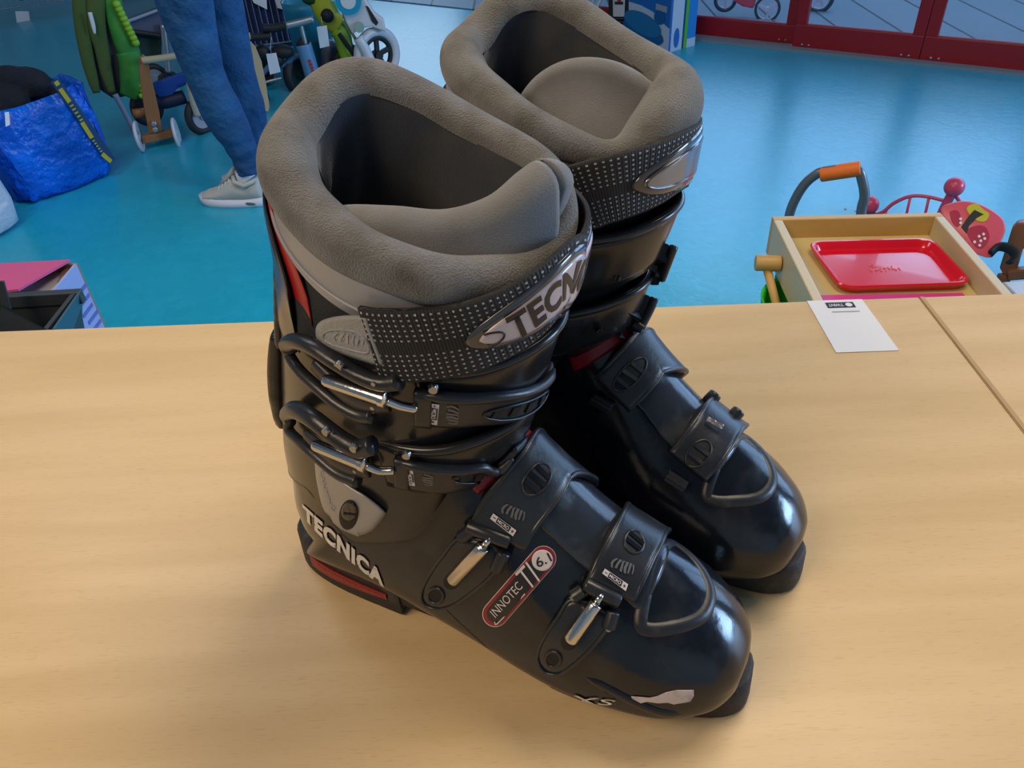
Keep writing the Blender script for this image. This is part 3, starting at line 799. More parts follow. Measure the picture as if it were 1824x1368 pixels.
bm = bmesh.new(); prism(bm, [ins(.33, .235), ins(.82, .235), ins(.82, .255), ins(.33, .255)], None, (0, 0, .0001)); finish('small_print', bm, mat('pale_print', (.35, .38, .42), .5), r, smooth=False)

# ================================================================ toy table, tray and what stands round it
M_PINE = wood_mat('yellow_pine', (.50, .30, .085), (.58, .37, .13), (.4, .22, .07), rough=.42, stretch=(4, 20, 20), flecks=False)
M_CREAMW = mat('cream_tray_floor', (.56, .43, .17), .4)
M_PALEEDGE = mat('pale_wood_edge', (.60, .49, .30), .45)
ZT = -.30
A_, B_, C2 = Vector((.571, 1.482, ZT)), Vector((.915, 1.453, ZT)), None
exT = (B_-A_).normalized(); eyT = Vector((exT.y, -exT.x, 0)); WT = (B_-A_).length; LT = .60
r = thing('toy_table', (A_+exT*WT/2+eyT*LT/2).xy.to_3d()+Vector((0, 0, GZ)), 'low wooden play table with a raised rim and a dowel handle', 'toy table')
T = lambda x, y, z: A_+exT*x+eyT*y+Vector((0, 0, z-ZT))
RA = atan2(exT.y, exT.x)
def tb(name, x0, x1, y0, y1, z0, z1, m_, par, bev=.002):
    bm = bmesh.new(); box(bm, T((x0+x1)/2, (y0+y1)/2, (z0+z1)/2), (abs(x1-x0), abs(y1-y0), abs(z1-z0)), RA); return finish(name, bm, m_, par, smooth=False, bevel=bev)
th = .018
tb('rim_board', 0, WT, 0, th, ZT-.085, ZT, M_PINE, r); tb('rim_board', 0, WT, LT-th, LT, ZT-.085, ZT, M_PINE, r)
tb('rim_board', -.0, th, th, LT-th, ZT-.085, ZT, M_PALEEDGE, r); tb('rim_board', WT-th, WT, th, LT-th, ZT-.085, ZT, M_PALEEDGE, r)
tb('table_floor', th, WT-th, th, LT-th, ZT-.055, ZT-.042, M_CREAMW, r)
for x in (.02, WT-.055):
    for y in (.03, LT-.065): tb('leg', x, x+.035, y, y+.035, GZ, ZT-.056, mat('brown_leg', (.20, .09, .035), .5), r)
bm = bmesh.new(); hz = ZT-.045; cyl(bm, at(1345, 468, hz), T(-.001, (at(1345, 468, hz)-A_).dot(eyT)+.005, hz), .0165, bev=.003); hd = finish('dowel_handle', bm, M_PINE, r, autos=40)
bm = bmesh.new(); a = at(1366, 478, hz-.01); cyl(bm, a, a+exT*.045+eyT*.10+Vector((0, 0, -.14)), .0085); finish('handle_strut', bm, M_PINE, r)
# red tray
zf = ZT-.0415
tc_ = [at(x, y, zf+.012) for x, y in ((1437, 434), (1658, 428), (1733, 508), (1497, 516))]
r = thing('tray', (sum(tc_, Vector())/4).xy.to_3d()+Vector((0, 0, zf)), 'glossy red plastic tray lying in the play table', 'tray')
def rrect(c4, ins_, rad, z, n=6):
    """rounded inset quad"""
    cen = sum(c4, Vector())/4; out = []
    for i in range(4):
        p, a, b = c4[i], c4[i-1], c4[(i+1) % 4]; da, db = (a-p).normalized(), (b-p).normalized(); p = p+(da+db)*ins_
        for k in range(n+1):
            t = k/n; q = (p+da*rad).lerp(p, t).lerp(p.lerp(p+db*rad, t), t); out.append(Vector((q.x, q.y, z)))
    return out
rows = [rrect(tc_, .006, .03, zf+.001), rrect(tc_, -.001, .03, zf+.016), rrect(tc_, .001, .03, zf+.0185), rrect(tc_, .005, .028, zf+.0185), rrect(tc_, .008, .026, zf+.016), rrect(tc_, .014, .022, zf+.005), rrect(tc_, .018, .02, zf+.003)]
bm = bmesh.new(); V = grid_mesh(bm, rows, closed_v=True); bm.faces.new(V[-1]); bm.faces.new(V[0]); M_TRAY = mat('glossy_red_tray', (.62, .004, .018), .18, coat=.3)
finish('tray_shell', bm, M_TRAY, r, autos=22)
bm = bmesh.new(); 
pts = [at(x, y, zf+.0036) for x, y in ((1548, 474), (1556, 473), (1553, 484), (1551, 477), (1561, 476), (1560, 482), (1566, 480), (1568, 476), (1570, 484), (1573, 478), (1578, 479), (1577, 484), (1581, 476), (1585, 480), (1588, 473), (1590, 480), (1594, 478), (1596, 482), (1600, 477), (1604, 481))]
tube(bm, crom(pts, 90), .0008, 6); finish('tray_script', bm, mat('pale_red_script', (.75, .12, .13), .3), r)
# pink paper strip
q = [at(x, y, zf+.0005) for x, y in ((1478, 528), (1722, 513), (1772, 524))]
r = thing('paper_strip', T(WT*.45, .50, zf), 'bright pink sheet lying in the play table in front of the red tray', 'paper')
p0 = at(1484, 527, zf); y0 = (p0-A_).dot(eyT); bm = bmesh.new(); box(bm, T(WT*.45, y0+.06, zf+.0012), (WT*.84, .12, .002), RA); finish('pink_sheet', bm, mat('magenta_paper', (.62, .05, .26), .5), r, smooth=False)
# green bin under the toy table
g = at(1352, 575, -.62); r = thing('storage_bin', (.62, 1.62, GZ), 'bright green plastic bin with a black strap below the play table', 'bin')
bm = bmesh.new(); cg = Vector((.618, 1.29, 0)); rows = []
for z, s in ((GZ, .085), (-.60, .098), (-.395, .108), (-.388, .110), (-.395, .103), (GZ+.02, .08)): rows.append([Vector((cg.x+s*cos(a)*1.0, cg.y+s*sin(a)*.9, z)) for a in [2*pi*i/28 for i in range(28)]])
V = grid_mesh(bm, rows, closed_v=True); bm.faces.new(V[0]); bm.faces.new(V[-1]); r.location = (cg.x, cg.y, GZ); ORG = r.location.copy(); finish('bin_shell', bm, mat('bright_green_plastic', (.02, .50, .03), .35), r)
bm = bmesh.new(); a = Vector((cg.x-.085, cg.y-.06, -.40)); bar(bm, a, a+Vector((-.005, .02, -.2)), .018, .004, up=(-.7, -.7, 0)); finish('bin_strap', bm, mat('black_strap', (.01, .01, .01), .6), r, smooth=False)
# hoop handle with orange grip (a push toy behind the table)
g = Vector((.86, 1.83, GZ)); PL = Plane_(g); r = thing('push_toy', g, 'push toy with a grey hoop handle and an orange grip', 'push toy')
M_GREYTUBE = mat('grey_metal_tube', (.16, .17, .19), .35, metal=.5)
bm = bmesh.new(); tube(bm, crom([PL(x, y) for x, y in ((1402, 470), (1404, 400), (1412, 365), (1432, 330), (1455, 310), (1475, 304), (1505, 301), (1528, 303), (1536, 322), (1540, 350), (1534, 380), (1530, 470))], 60), .0125, 14); finish('hoop_handle', bm, M_GREYTUBE, r)
bm = bmesh.new(); cyl(bm, PL(1461, 311), PL(1533, 300), .019, bev=.004); finish('orange_grip', bm, mat('orange_foam', (.80, .17, .015), .6, bump=(120, .4)), r, autos=40)
bm = bmesh.new(); box(bm, g+Vector((.02, -.12, .10)), (.18, .16, .05)); finish('toy_base', bm, mat('toy_base_blue', (.02, .08, .3), .4), r, smooth=False, bevel=.01)
for sx in (-1, 1):
    for sy in (-1, 1): bm = bmesh.new(); cyl(bm, g+Vector((.02+sx*.09, -.12+sy*.06, .035)), g+Vector((.02+sx*.11, -.12+sy*.06, .035)), .035, bev=.006); finish('wheel', bm, mat('wheel_black', (.02, .02, .02), .5), r, autos=40)
for sx, xx in ((0, 1402), (1, 1530)): bm = bmesh.new(); cyl(bm, PL(xx, 470), g+Vector(((-.05, .09)[sx], -.1, .12)), .012); finish('handle_foot', bm, M_GREYTUBE, r)
# pink doll bed
M_PINKM = mat('pink_enamel', (.62, .06, .13), .3)
g = Vector((1.42, 2.20, GZ)); PL = Plane_(g); r = thing('doll_bed', g, 'pink wire doll bed with round finials on its posts', 'doll bed')
def rod(name, pts, rr, m_, n=24): bm = bmesh.new(); tube(bm, crom(pts, n) if len(pts) > 2 else pts, rr, 8); return finish(name, bm, m_, r)
for (x, y, bx, by) in ((1700, 335, 1670, 400), (1549, 367, 1535, 470)):
    rod('bed_post', [PL(x, y), PL(bx, by), PL(bx-25, by+110)], .014, M_PINKM)
    bm = bmesh.new(); ball(bm, PL(x, y-2), .030, 18, 12); finish('finial', bm, M_PINKM, r)
rod('arched_rail', [PL(x, y) for x, y in ((1549, 385), (1572, 378), (1592, 362), (1620, 350), (1650, 350), (1684, 358))], .006, M_PINKM, 40)
rod('side_rail', [PL(x, y) for x, y in ((1700, 345), (1712, 362), (1760, 420), (1824, 470), (1850, 490))], .006, M_PINKM, 30)
rod('lower_rail', [PL(x, y) for x, y in ((1488, 379), (1540, 378), (1580, 384), (1675, 390))], .005, M_PINKM, 30)
for x0, y0 in ((1580, 371), (1622, 350), (1655, 351)): rod('bed_wire', [PL(x0, y0), PL(x0-14, y0+60)], .0045, M_PINKM)
for x0, y0 in ((1500, 379), (1506, 372)): rod('bed_wire', [PL(x0, y0), PL(x0-6, y0+40)], .004, M_PINKM)
for x0, y0 in ((1778, 440), (1820, 472)): rod('bed_wire', [PL(x0, y0), PL(x0-18, y0+50)], .006, M_PINKM)
# pink doll seat with a berry print
g = Vector((1.30, 2.00, GZ)); nrm = (hcam(g)*.62+Vector((.15, 0, .70))).normalized(); C0 = on_y(1738, 408, g+Vector((0, 0, .34)), nrm)
r = thing('doll_chair', g, 'pink doll seat printed with strawberries and a yellow and black mask', 'doll seat')
o_ = C0
def sp(x, y, h=0): return on_y(x, y, o_+nrm*h, nrm)
out = smoothpoly([(1676, 372), (1700, 360), (1724, 358), (1752, 366), (1782, 385), (1791, 402), (1788, 420), (1778, 440), (1765, 458), (1745, 455), (1715, 440), (1690, 410)], 44)
bm = bmesh.new(); 
for k, (s, h) in enumerate(((1, -.03), (1, .0), (.985, .006), (.93, .008))):
    rr = [sp(1738+(x-1738)*s, 408+(y-408)*s, h) for x, y in out]
    ring_ = [bm.verts.new(p) for p in rr]
    if k: [bm.faces.new((prev[i], prev[(i+1) % 44], ring_[(i+1) % 44], ring_[i])) for i in range(44)]
    else: first = ring_
    prev = ring_
bm.faces.new(prev); bm.faces.new(first[::-1]); finish('seat_shell', bm, mat('salmon_pink_plastic', (.70, .095, .13), .35), r, autos=40)
def flatpoly(name, poly, h, m_, t=.0015):
    bm = bmesh.new(); prism(bm, [sp(x, y, h) for x, y in poly], None, nrm*t); return finish(name, bm, m_, r, smooth=False)
flatpoly('yellow_print', smoothpoly([(1722, 370), (1738, 363), (1752, 374), (1762, 382), (1755, 394), (1742, 394), (1728, 384)], 24), .008, mat('yellow_print', (.55, .50, .02), .5))
flatpoly('berry_print', smoothpoly([(1722, 412), (1740, 402), (1756, 406), (1762, 425), (1750, 442), (1736, 438)], 24), .008, mat('crimson_print', (.42, .006, .05), .5))
flatpoly('berry_print', smoothpoly([(1692, 378), (1706, 376), (1712, 392), (1706, 404), (1696, 396)], 20), .008, mat('crimson_print', (.42, .006, .05), .5))
M_DOT = mat('white_dots', (.75, .75, .78), .5)
for x, y in ((1752, 417), (1744, 421), (1754, 425), (1747, 429), (1736, 431), (1745, 437), (1711, 390), (1711, 397)): flatpoly('white_dot', circpoly((x, y), 2.6, 10), .0098, M_DOT, .0006)
flatpoly('black_print', [(1712, 404), (1726, 384), (1736, 374), (1752, 382), (1740, 388), (1726, 402), (1722, 416)], .0098, mat('black_print', (.008, .01, .012), .5), .0008)
bm = bmesh.new(); tube(bm, crom([sp(x, y, .012) for x, y in ((1764, 452), (1778, 440), (1796, 442), (1808, 452), (1806, 462), (1798, 468))], 30), .016, 8, flat=.4); finish('seat_strap', bm, mat('black_webbing', (.01, .012, .016), .7), r)
for sx in (-1, 1): bm = bmesh.new(); cyl(bm, g+Vector((sx*.10+.02, .03, 0)), C0+Vector((sx*.08, .02, -.01)), .008); finish('seat_leg', bm, M_PINKM, r)
# brown wooden chair back and a white object at the right edge
g = Vector((1.36, 1.86, GZ)); PL = Plane_(g); r = thing('wooden_chair', g, 'brown wooden toy chair cut off by the right photo edge', 'toy chair')
M_BRW = wood_mat('brown_wood', (.20, .075, .030), (.27, .11, .045), (.1, .04, .02), stretch=(20, 20, 3), flecks=False)
bm = bmesh.new(); prism(bm, [PL(x, y) for x, y in ((1780, 478), (1792, 440), (1802, 408), (1812, 398), (1824, 397), (1836, 404), (1838, 430), (1822, 445), (1812, 480), (1806, 500), (1792, 498))], None, -PL.n*.03); finish('chair_back', bm, M_BRW, r, smooth=False, bevel=.004)
bm = bmesh.new(); bar(bm, PL(1796, 488), PL(1850, 484), .03, .03); finish('chair_rail', bm, M_BRW, r, smooth=False, bevel=.004)
for x in (1790, 1850): bm = bmesh.new(); p = PL(x, 490); bar(bm, p, Vector((p.x, p.y, GZ)), .025, .025, up=(0, 1, 0)); finish('leg', bm, M_BRW, r, smooth=False)
p = at(1862, 552, -.62); r = thing('storage_box', (p.x+.06, p.y, GZ), 'translucent grey box at the right edge beside the play table', 'box')
bm = bmesh.new(); box(bm, (p.x+.06, p.y, (GZ-.62)/2), (.20, .22, -.62-GZ)); finish('box_body', bm, mat('milky_plastic', (.42, .42, .42), .4), r, smooth=False, bevel=.012)
bm = bmesh.new(); box(bm, (p.x+.06, p.y, -.613), (.215, .235, .014)); finish('box_lid', bm, mat('milky_lid', (.50, .50, .52), .4), r, smooth=False, bevel=.005)

# ================================================================ boxes at the far left of the table
M_CARD = mat('brown_cardboard', (.28, .17, .11), .8)
zb = -.30; pc = at(138, 468, zb); r = thing('cardboard_box', (pc.x-.25, pc.y-.15, GZ), 'open cardboard box with pink flap and white inside behind the table', 'box')
wx, wy = .52, .20
bm = bmesh.new()
for (x0, x1, y0, y1) in ((-wx, 0, -.006, 0), (-wx, 0, -wy, -wy+.006), (-wx, -wx+.006, -wy+.006, -.006)): box(bm, (pc.x+(x0+x1)/2, pc.y+(y0+y1)/2, (zb+GZ)/2), (x1-x0, y1-y0, zb-GZ))
finish('box_walls', bm, M_CARD, r, smooth=False)
bm = bmesh.new(); box(bm, (pc.x-.003, pc.y-wy/2, (zb+GZ)/2), (.006, wy-.012, zb-GZ)); finish('printed_side', bm, mat('pale_blue_print', (.30, .36, .66), .5), r, smooth=False)
M_INK = mat('violet_ink', (.12, .14, .42), .5); bm = bmesh.new()
for i in range(14): box(bm, (pc.x+.0006, pc.y-.03-.004*(i % 3), zb-.05-.022*i), (.0012, .05, .008))
finish('print_lines', bm, M_INK, r, smooth=False)
d1, d2, d3 = at(124, 466, zb), at(30, 521, zb), at(0, 522, zb)
bm = bmesh.new(); prism(bm, [at(-60, 476, zb+.004), at(126, 466, zb+.004), at(34, 519, zb+.02), at(-60, 530, zb+.02)], None, (0, 0, .005)); finish('pink_flap', bm, mat('pink_cover', (.60, .10, .27), .45), r, smooth=False)
bm = bmesh.new(); prism(bm, [at(119, 478, zb-.02), at(103, 520, zb-.02), at(36, 522, zb-.02)], None, (0, 0, .004)); finish('white_lining', bm, mat('white_lining', (.58, .60, .66), .6), r, smooth=False)
bm = bmesh.new(); prism(bm, [at(114, 480, zb-.012), at(124, 479, zb-.012), at(116, 502, zb-.012), at(104, 503, zb-.012)], None, (0, 0, .004)); finish('inner_flap', bm, mat('inner_board', (.22, .13, .10), .7), r, smooth=False)
M_CRATE = mat('dark_grey_crate', (.035, .045, .055), .45)
zc = -.22; a, b = at(10, 524, zc), at(138, 518, zc); cc = at(95, 586, zc)
r = thing('crate', ((a.x+b.x)/2-.1, b.y-.16, GZ), 'dark grey folding crate in front of the pink box', 'crate')
bw, bd = b.x-(a.x-.25), .30; x0 = a.x-.25
def cb(name, x0_, x1_, y0_, y1_, z0_, z1_, m_=M_CRATE, par=None): 
    bm = bmesh.new(); box(bm, ((x0_+x1_)/2, (y0_+y1_)/2, (z0_+z1_)/2), (x1_-x0_, y1_-y0_, z1_-z0_)); return finish(name, bm, m_, par or r, smooth=False, bevel=.002)
def cring(dx, z): return [Vector(q) for q in ((x0+dx, b.y-dx*.4, z), (b.x-dx, b.y-dx*.4, z), (b.x-dx, b.y-bd+dx*.4, z), (x0+dx, b.y-bd+dx*.4, z))]
bm = bmesh.new(); V = grid_mesh(bm, [cring(.10, GZ), cring(0, zc), cring(.008, zc), cring(.105, GZ+.012)], closed_v=True); bm.faces.new(V[0]); bm.faces.new(V[-1]); finish('crate_body', bm, M_CRATE, r, smooth=False)
cb('crate_rim', x0-.004, b.x+.006, b.y-.010, b.y+.006, zc-.022, zc+.002)
bm = bmesh.new(); bar(bm, at(14, 536, zc-.03), at(132, 529, zc-.03), .006, .005); finish('inner_rail', bm, mat('dull_brass', (.20, .19, .13), .5), r, smooth=False)
bm = bmesh.new(); q = [at(0, 543, zc+.01), at(84, 587, zc+.01), at(40, 600, zc-.06), at(-10, 600, zc-.06)]; prism(bm, q, None, (0, 0, -.004)); finish('crate_flap', bm, M_CRATE, r, smooth=False)
bm = bmesh.new(); q = [at(-6, 502, zc+.05), at(6, 502, zc+.05), at(19, 552, zc), at(4, 552, zc)]; prism(bm, q, None, (0, .004, 0)); finish('crate_flap', bm, M_CRATE, r, smooth=False)
bm = bmesh.new(); q = [b+Vector((.006, .006, .0)), cc+Vector((.002, 0, 0)), cc+Vector((-.04, 0, -.12)), b+Vector((-.04, .006, -.12))]; prism(bm, q, None, (-.004, 0, 0)); finish('slanted_side', bm, mat('petrol_grey_plastic', (.04, .11, .15), .45), r, smooth=False)
p = at(2, 600, -.06); r = thing('green_container', (p.x-.06, p.y+.02, GZ), 'teal green container at the left photo edge beside the crate', 'container')
rows = []; bm = bmesh.new()
for z, s in ((GZ, .04), (-.3, .055), (-.12, .060), (-.07, .050), (-.06, .03)): rows.append([Vector((p.x-.100+s*cos(q), p.y+.015+s*sin(q), z)) for q in [2*pi*i/24 for i in range(24)]])
V = grid_mesh(bm, rows, closed_v=True); bm.faces.new(V[0]); bm.faces.new(V[-1]); finish('container_body', bm, mat('teal_green_plastic', (.03, .24, .15), .4), r)
# ================================================================ the far side of the shop
def sheet_prism(name, pl_, poly, t, m_, par, d=0.0, smooth=False, bev=.002):
    bm = bmesh.new(); prism(bm, [pl_(x, y, d) for x, y in poly], None, -pl_.n*t); return finish(name, bm, m_, par, smooth=smooth, bevel=bev)
def rods(name, pl_, pts, rr, m_, par, d=0.0, n=20):
    bm = bmesh.new(); P = [pl_(x, y, d) for x, y in pts]; tube(bm, crom(P, n) if len(P) > 2 else P, rr, 8); return finish(name, bm, m_, par)
def wheel(pl_, x, y, R, par, tyre, hub, spokes=0, w=.03, d=0.0, axis=None, rim=None, face=1.0, tr=None):
    """wheel of true round shape standing at that place; axis = axle direction"""
    c = pl_(x, y, d); ax = (axis or pl_.n).normalized(); tr = tr or w*.5
    u = ax.cross(Vector((0, 0, 1))).normalized(); v = u.cross(ax)
    bm = bmesh.new(); tube(bm, [c+u*cos(q)*(R-tr)+v*sin(q)*(R-tr) for q in [2*pi*i/40 for i in range(40)]], tr, 10, closed=True, upv=ax); t = finish('wheel', bm, tyre, par)
    bm = bmesh.new()
    if spokes:
        cyl(bm, c-ax*w*.5, c+ax*w*.5, R*.16)
        for i in range(spokes): q = 2*pi*i/spokes+.4; bar(bm, c+(u*cos(q)+v*sin(q))*R*.12, c+(u*cos(q)+v*sin(q))*(R-tr*1.4), w*.35, R*.16, up=ax.cross(u*cos(q)+v*sin(q)))
        tube(bm, [c+u*cos(q)*(R-tr*2.3)+v*sin(q)*(R-tr*2.3) for q in [2*pi*i/32 for i in range(32)]], tr*.5, 8, closed=True, upv=ax)
    else:
        cyl(bm, c-ax*w*.28, c+ax*w*.28, R-tr*1.3, seg=32); cyl(bm, c-ax*w*.55, c+ax*w*.55, R*.2)
    finish('wheel_hub', bm, hub, t, smooth=False); return t
K_ = lambda n_, c_, r_=.5, **k: mat(n_, c_, r_, **k)
M_TYRE = K_('black_tyre', (.012, .014, .016), .6); M_WHITEP = K_('white_plastic', (.62, .64, .68), .35); M_STEEL = K_('steel_wire', (.45, .47, .50), .35, metal=.8)
M_TAGP = K_('white_tag', (.78, .80, .86), .6); M_BEIGE = K_('birch_ply', (.50, .40, .25), .5); M_ORW = K_('orange_brown_wood', (.30, .13, .045), .45)
# ---------------- blue carrier bag
M_BAG = K_('blue_woven_plastic', (.001, .10, .66), .30, bump=(18, .8, 3, .035), mix=((.002, .17, .92), 9, .4, .7))
M_BAGD = K_('strap_navy', (.004, .05, .16), .5); M_BAGY = K_('strap_yellow', (.45, .42, .03), .5)
g0, g1 = Vector((-1.79, 2.80, GZ)), Vector((-1.56, 3.07, GZ)); e = (g1-g0).normalized(); bk = Vector((-e.y, e.x, 0))
gc = (g0+g1)/2+bk*.14; r = thing('carrier_bag', gc, 'large crinkled blue carrier bag with a yellow lettered strap standing on the floor', 'bag')
rows = []; NB = 64; rnd = random.Random(5)
def bagring(z, hw, hd, lean, n=NB, push=0):
    out = []
    for i in range(n):
        q = 2*pi*i/n; c, s_ = cos(q), sin(q); x = math.copysign(abs(c)**.45, c)*hw; y = math.copysign(abs(s_)**.45, s_)*hd
        cr = .006*sin(9*q+z*31)+.005*sin(17*q-z*47)
        out.append(gc+e*(x+cr)+bk*(y+cr+lean)+Vector((0, 0, z+.010*sin(5*q+1)*push)))
    return out
for z, hw, hd in ((0.0, .165, .11), (.015, .185, .13), (.08, .200, .145), (.16, .205, .150), (.24, .205, .15), (.31, .20, .145), (.36, .20, .14)): rows.append(bagring(z, hw, hd, 0, push=z/.36))
rows.append(bagring(.355, .193, .133, 0, push=1)); rows.append(bagring(.25, .19, .13, 0)); rows.append(bagring(.22, .05, .03, 0))
bm = bmesh.new(); V = grid_mesh(bm, rows, closed_v=True); bm.faces.new(V[0]); bm.faces.new(V[-1]); finish('bag_body', bm, M_BAG, r)
BF = Plane_(gc-bk*.152, -bk)
def strip(name, pl_, path, w, m_, par, off=.004, th_=.002):
    bm = bmesh.new(); P = even([pl_(x, y, off) for x, y in path], 14)
    for a, b in zip(P, P[1:]): bar(bm, a, b, w, th_, up=pl_.n)
    return finish(name, bm, m_, par, smooth=False)
strip('bag_strap', BF, [(97, 142), (142, 205), (200, 288)], .034, M_BAGD, r)
for a, b in (((99, 145), (104, 152)), ((107, 158), (124, 182)), ((146, 218), (164, 246)), ((182, 274), (198, 288))): strip('strap_band', BF, [a, b], .017, M_BAGY, r, .0075, .001)
for k in range(5):
    x, y = 127+4.2*k, 187+6.3*k; strip('strap_letter', BF, [(x, y), (x+1.5, y+2.5)], .014, M_BAGY, r, .0075, .001)
for k in range(5):
    x, y = 166+3.4*k, 250+4.6*k; strip('strap_letter', BF, [(x, y), (x+1.2, y+2)], .010, M_BAGY, r, .0075, .001)
sheet_prism('care_tag', BF, [(8, 200), (16, 199), (18, 222), (10, 226)], -.001, M_TAGP, r, d=.006)
# dark clothes in the bag
r = thing('dark_cloth', gc+Vector((0, 0, .25)), 'heap of dark clothes showing above the blue bag', 'clothes')
bm = bmesh.new()
for (x, y, z, s) in ((-.06, -.0, .33, .07), (.05, .04, .37, .075), (.0, .05, .40, .06), (.10, .03, .33, .06), (-.12, 0, .31, .05)): ball(bm, gc+e*x+bk*y+Vector((0, 0, z)), s, 16, 10, (1.25, .9, .85))
o = finish('cloth_heap', bm, K_('near_black_cloth', (.006, .010, .022), .9, bump=(30, .8, 3, .02)), r); rm = o.modifiers.new('r', 'REMESH'); rm.mode = 'VOXEL'; rm.voxel_size = .012; rm.use_smooth_shade = True
bm = bmesh.new(); cyl(bm, gc+e*-.16+bk*-.05+Vector((0, 0, .28)), gc+e*-.13+bk*-.03+Vector((0, 0, .41)), .028, bev=.008); finish('cloth_roll', bm, M_BAG, r)
# pinkish thing left of it
g = Vector((-2.12, 2.98, GZ)); r = thing('magenta_bag', g, 'magenta and white striped parcel cut by the left photo edge behind the blue bag', 'parcel')
bm = bmesh.new(); box(bm, g+Vector((-.02, 0, .20)), (.16, .10, .40), .5); finish('parcel_body', bm, K_('magenta_wrap', (.40, .01, .10), .5), r, smooth=False, bevel=.01)
bm = bmesh.new(); box(bm, g+Vector((-.02, 0, .22)), (.165, .104, .03), .5); finish('white_band', bm, M_WHITEP, r, smooth=False)
# ---------------- white bag at the left edge
p = at(42, 398); r = thing('white_bag', Vector((p.x-.135, p.y-.05, GZ)), 'white plastic bag at the left photo edge in front of the blue bag', 'bag'); rows = []
for z, s in ((0, .10), (.02, .13), (.10, .14), (.2, .125), (.32, .115), (.42, .07)): rows.append([r.location+Vector((s*cos(q)*(1+.05*sin(5*q)), s*sin(q)*(1+.05*sin(7*q+z*20)), z)) for q in [2*pi*i/40 for i in range(40)]])
bm = bmesh.new(); V = grid_mesh(bm, rows, closed_v=True); bm.faces.new(V[0]); bm.faces.new(V[-1]); finish('bag_body', bm, K_('white_film', (.55, .62, .75), .4, bump=(20, .6, 3, .02)), r)
# ---------------- wooden push trike
g = at(283, 262); PL = Plane_(g); r = thing('wooden_walker', g, 'orange brown wooden push walker with thin white wheels', 'toy walker')
sheet_prism('front_board', PL, [(248, 108), (254, 98), (262, 104), (268, 130), (276, 165), (284, 200), (289, 236), (266, 238), (258, 200), (252, 160), (248, 130)], .025, M_ORW, r)
sheet_prism('axle_board', PL, [(252, 243), (308, 232), (312, 244), (254, 257)], .03, M_ORW, r, d=.004)
rods('handlebar', PL, [(252, 108), (285, 104), (318, 99)], .014, M_BEIGE, r, d=.02)
rods('side_bar', PL, [(205, 168), (225, 205), (243, 240)], .012, K_('blue_grey_tube', (.16, .20, .28), .4), r, d=.01)
rods('rear_bar', PL, [(236, 203), (262, 200)], .020, M_ORW, r, d=-.05)
ax = PL.side.copy(); 
for x, y in ((247, 243), (314, 237)): wheel(PL, x, y, .066, r, M_WHITEP, M_WHITEP, 0, .014, axis=ax+PL.n*.18)
for x, y in ((274, 220), (276, 230)):
    bm = bmesh.new(); q = PL(x, y, .012); cyl(bm, q-PL.n*.02, q+PL.n*.012, .011, bev=.003); finish('bolt', bm, M_STEEL, r)
# ---------------- green dragon costume hanging
g = Vector((-1.78, 3.42, GZ)); PL = Plane_(g); r = thing('dragon_costume', g+Vector((0, 0, .25)), 'green and olive dragon costume hanging beside the blue bag', 'costume')
M_OLIVE = K_('olive_fabric', (.060, .105, .020), .8, bump=(60, .5)); M_GREYF = K_('grey_purple_fabric', (.055, .050, .065), .85, bump=(60, .5)); M_GRN = K_('bright_green_plush', (.01, .17, .03), .6, bump=(60, .5), mix=((.05, .28, .03), 14, .4, .7))
def ribbon(name, path, ws, m_, d, th_=.02):
    bm = bmesh.new(); P = crom([PL(x, y, d) for x, y in path], 24); W_ = crom([(w, 0, 0) for w in ws], 24)
    tube(bm, P, [max(.004, w.x) for w in W_], 12, flat=.45, upv=PL.side); return finish(name, bm, m_, r)
ribbon('costume_back', [(172, -40), (178, 40), (190, 110), (205, 150), (212, 172)], (.075, .085, .08, .07, .03), M_GREYF, 0)
ribbon('olive_strap', [(140, -40), (146, 40), (155, 100), (165, 140), (172, 165)], (.028, .030, .026, .022, .015), M_OLIVE, .05)
ribbon('olive_strap', [(170, -40), (172, 40), (182, 90), (190, 130), (200, 165)], (.034, .034, .028, .024, .015), M_OLIVE, .06)
ribbon('green_sleeve', [(196, -40), (204, 20), (218, 60), (232, 100)], (.034, .036, .045, .045), M_GRN, .05)
ribbon('green_leg', [(226, 92), (236, 120), (236, 150), (228, 172)], (.045, .052, .050, .034), M_GRN, .055)
for i in range(9):
    x, y = (202+i*4.2, 8+i*8.5); bm = bmesh.new(); ball(bm, PL(x+6, y, .08), .016, 10, 7); finish('back_spike', bm, K_('lime_spike', (.22, .45, .02), .5) if i == 0 else bpy.data.materials['lime_spike'], r)
for i in range(5):
    bm = bmesh.new(); ball(bm, PL(252+(i % 2)*2, 135+i*9, .07), .012, 10, 7); finish('back_spike', bm, bpy.data.materials['lime_spike'], r)
ribbon('white_strap', [(160, 22), (166, 45), (169, 60)], (.008, .008, .004), M_WHITEP, .10)
r['label'] = 'green and olive dragon costume with grey back hanging beside the blue bag'
bm = bmesh.new(); cyl(bm, PL(176, -60, 0), PL(176, -40, 0)+Vector((0, 0, .10)), .01); finish('costume_hanger', bm, M_STEEL, r)
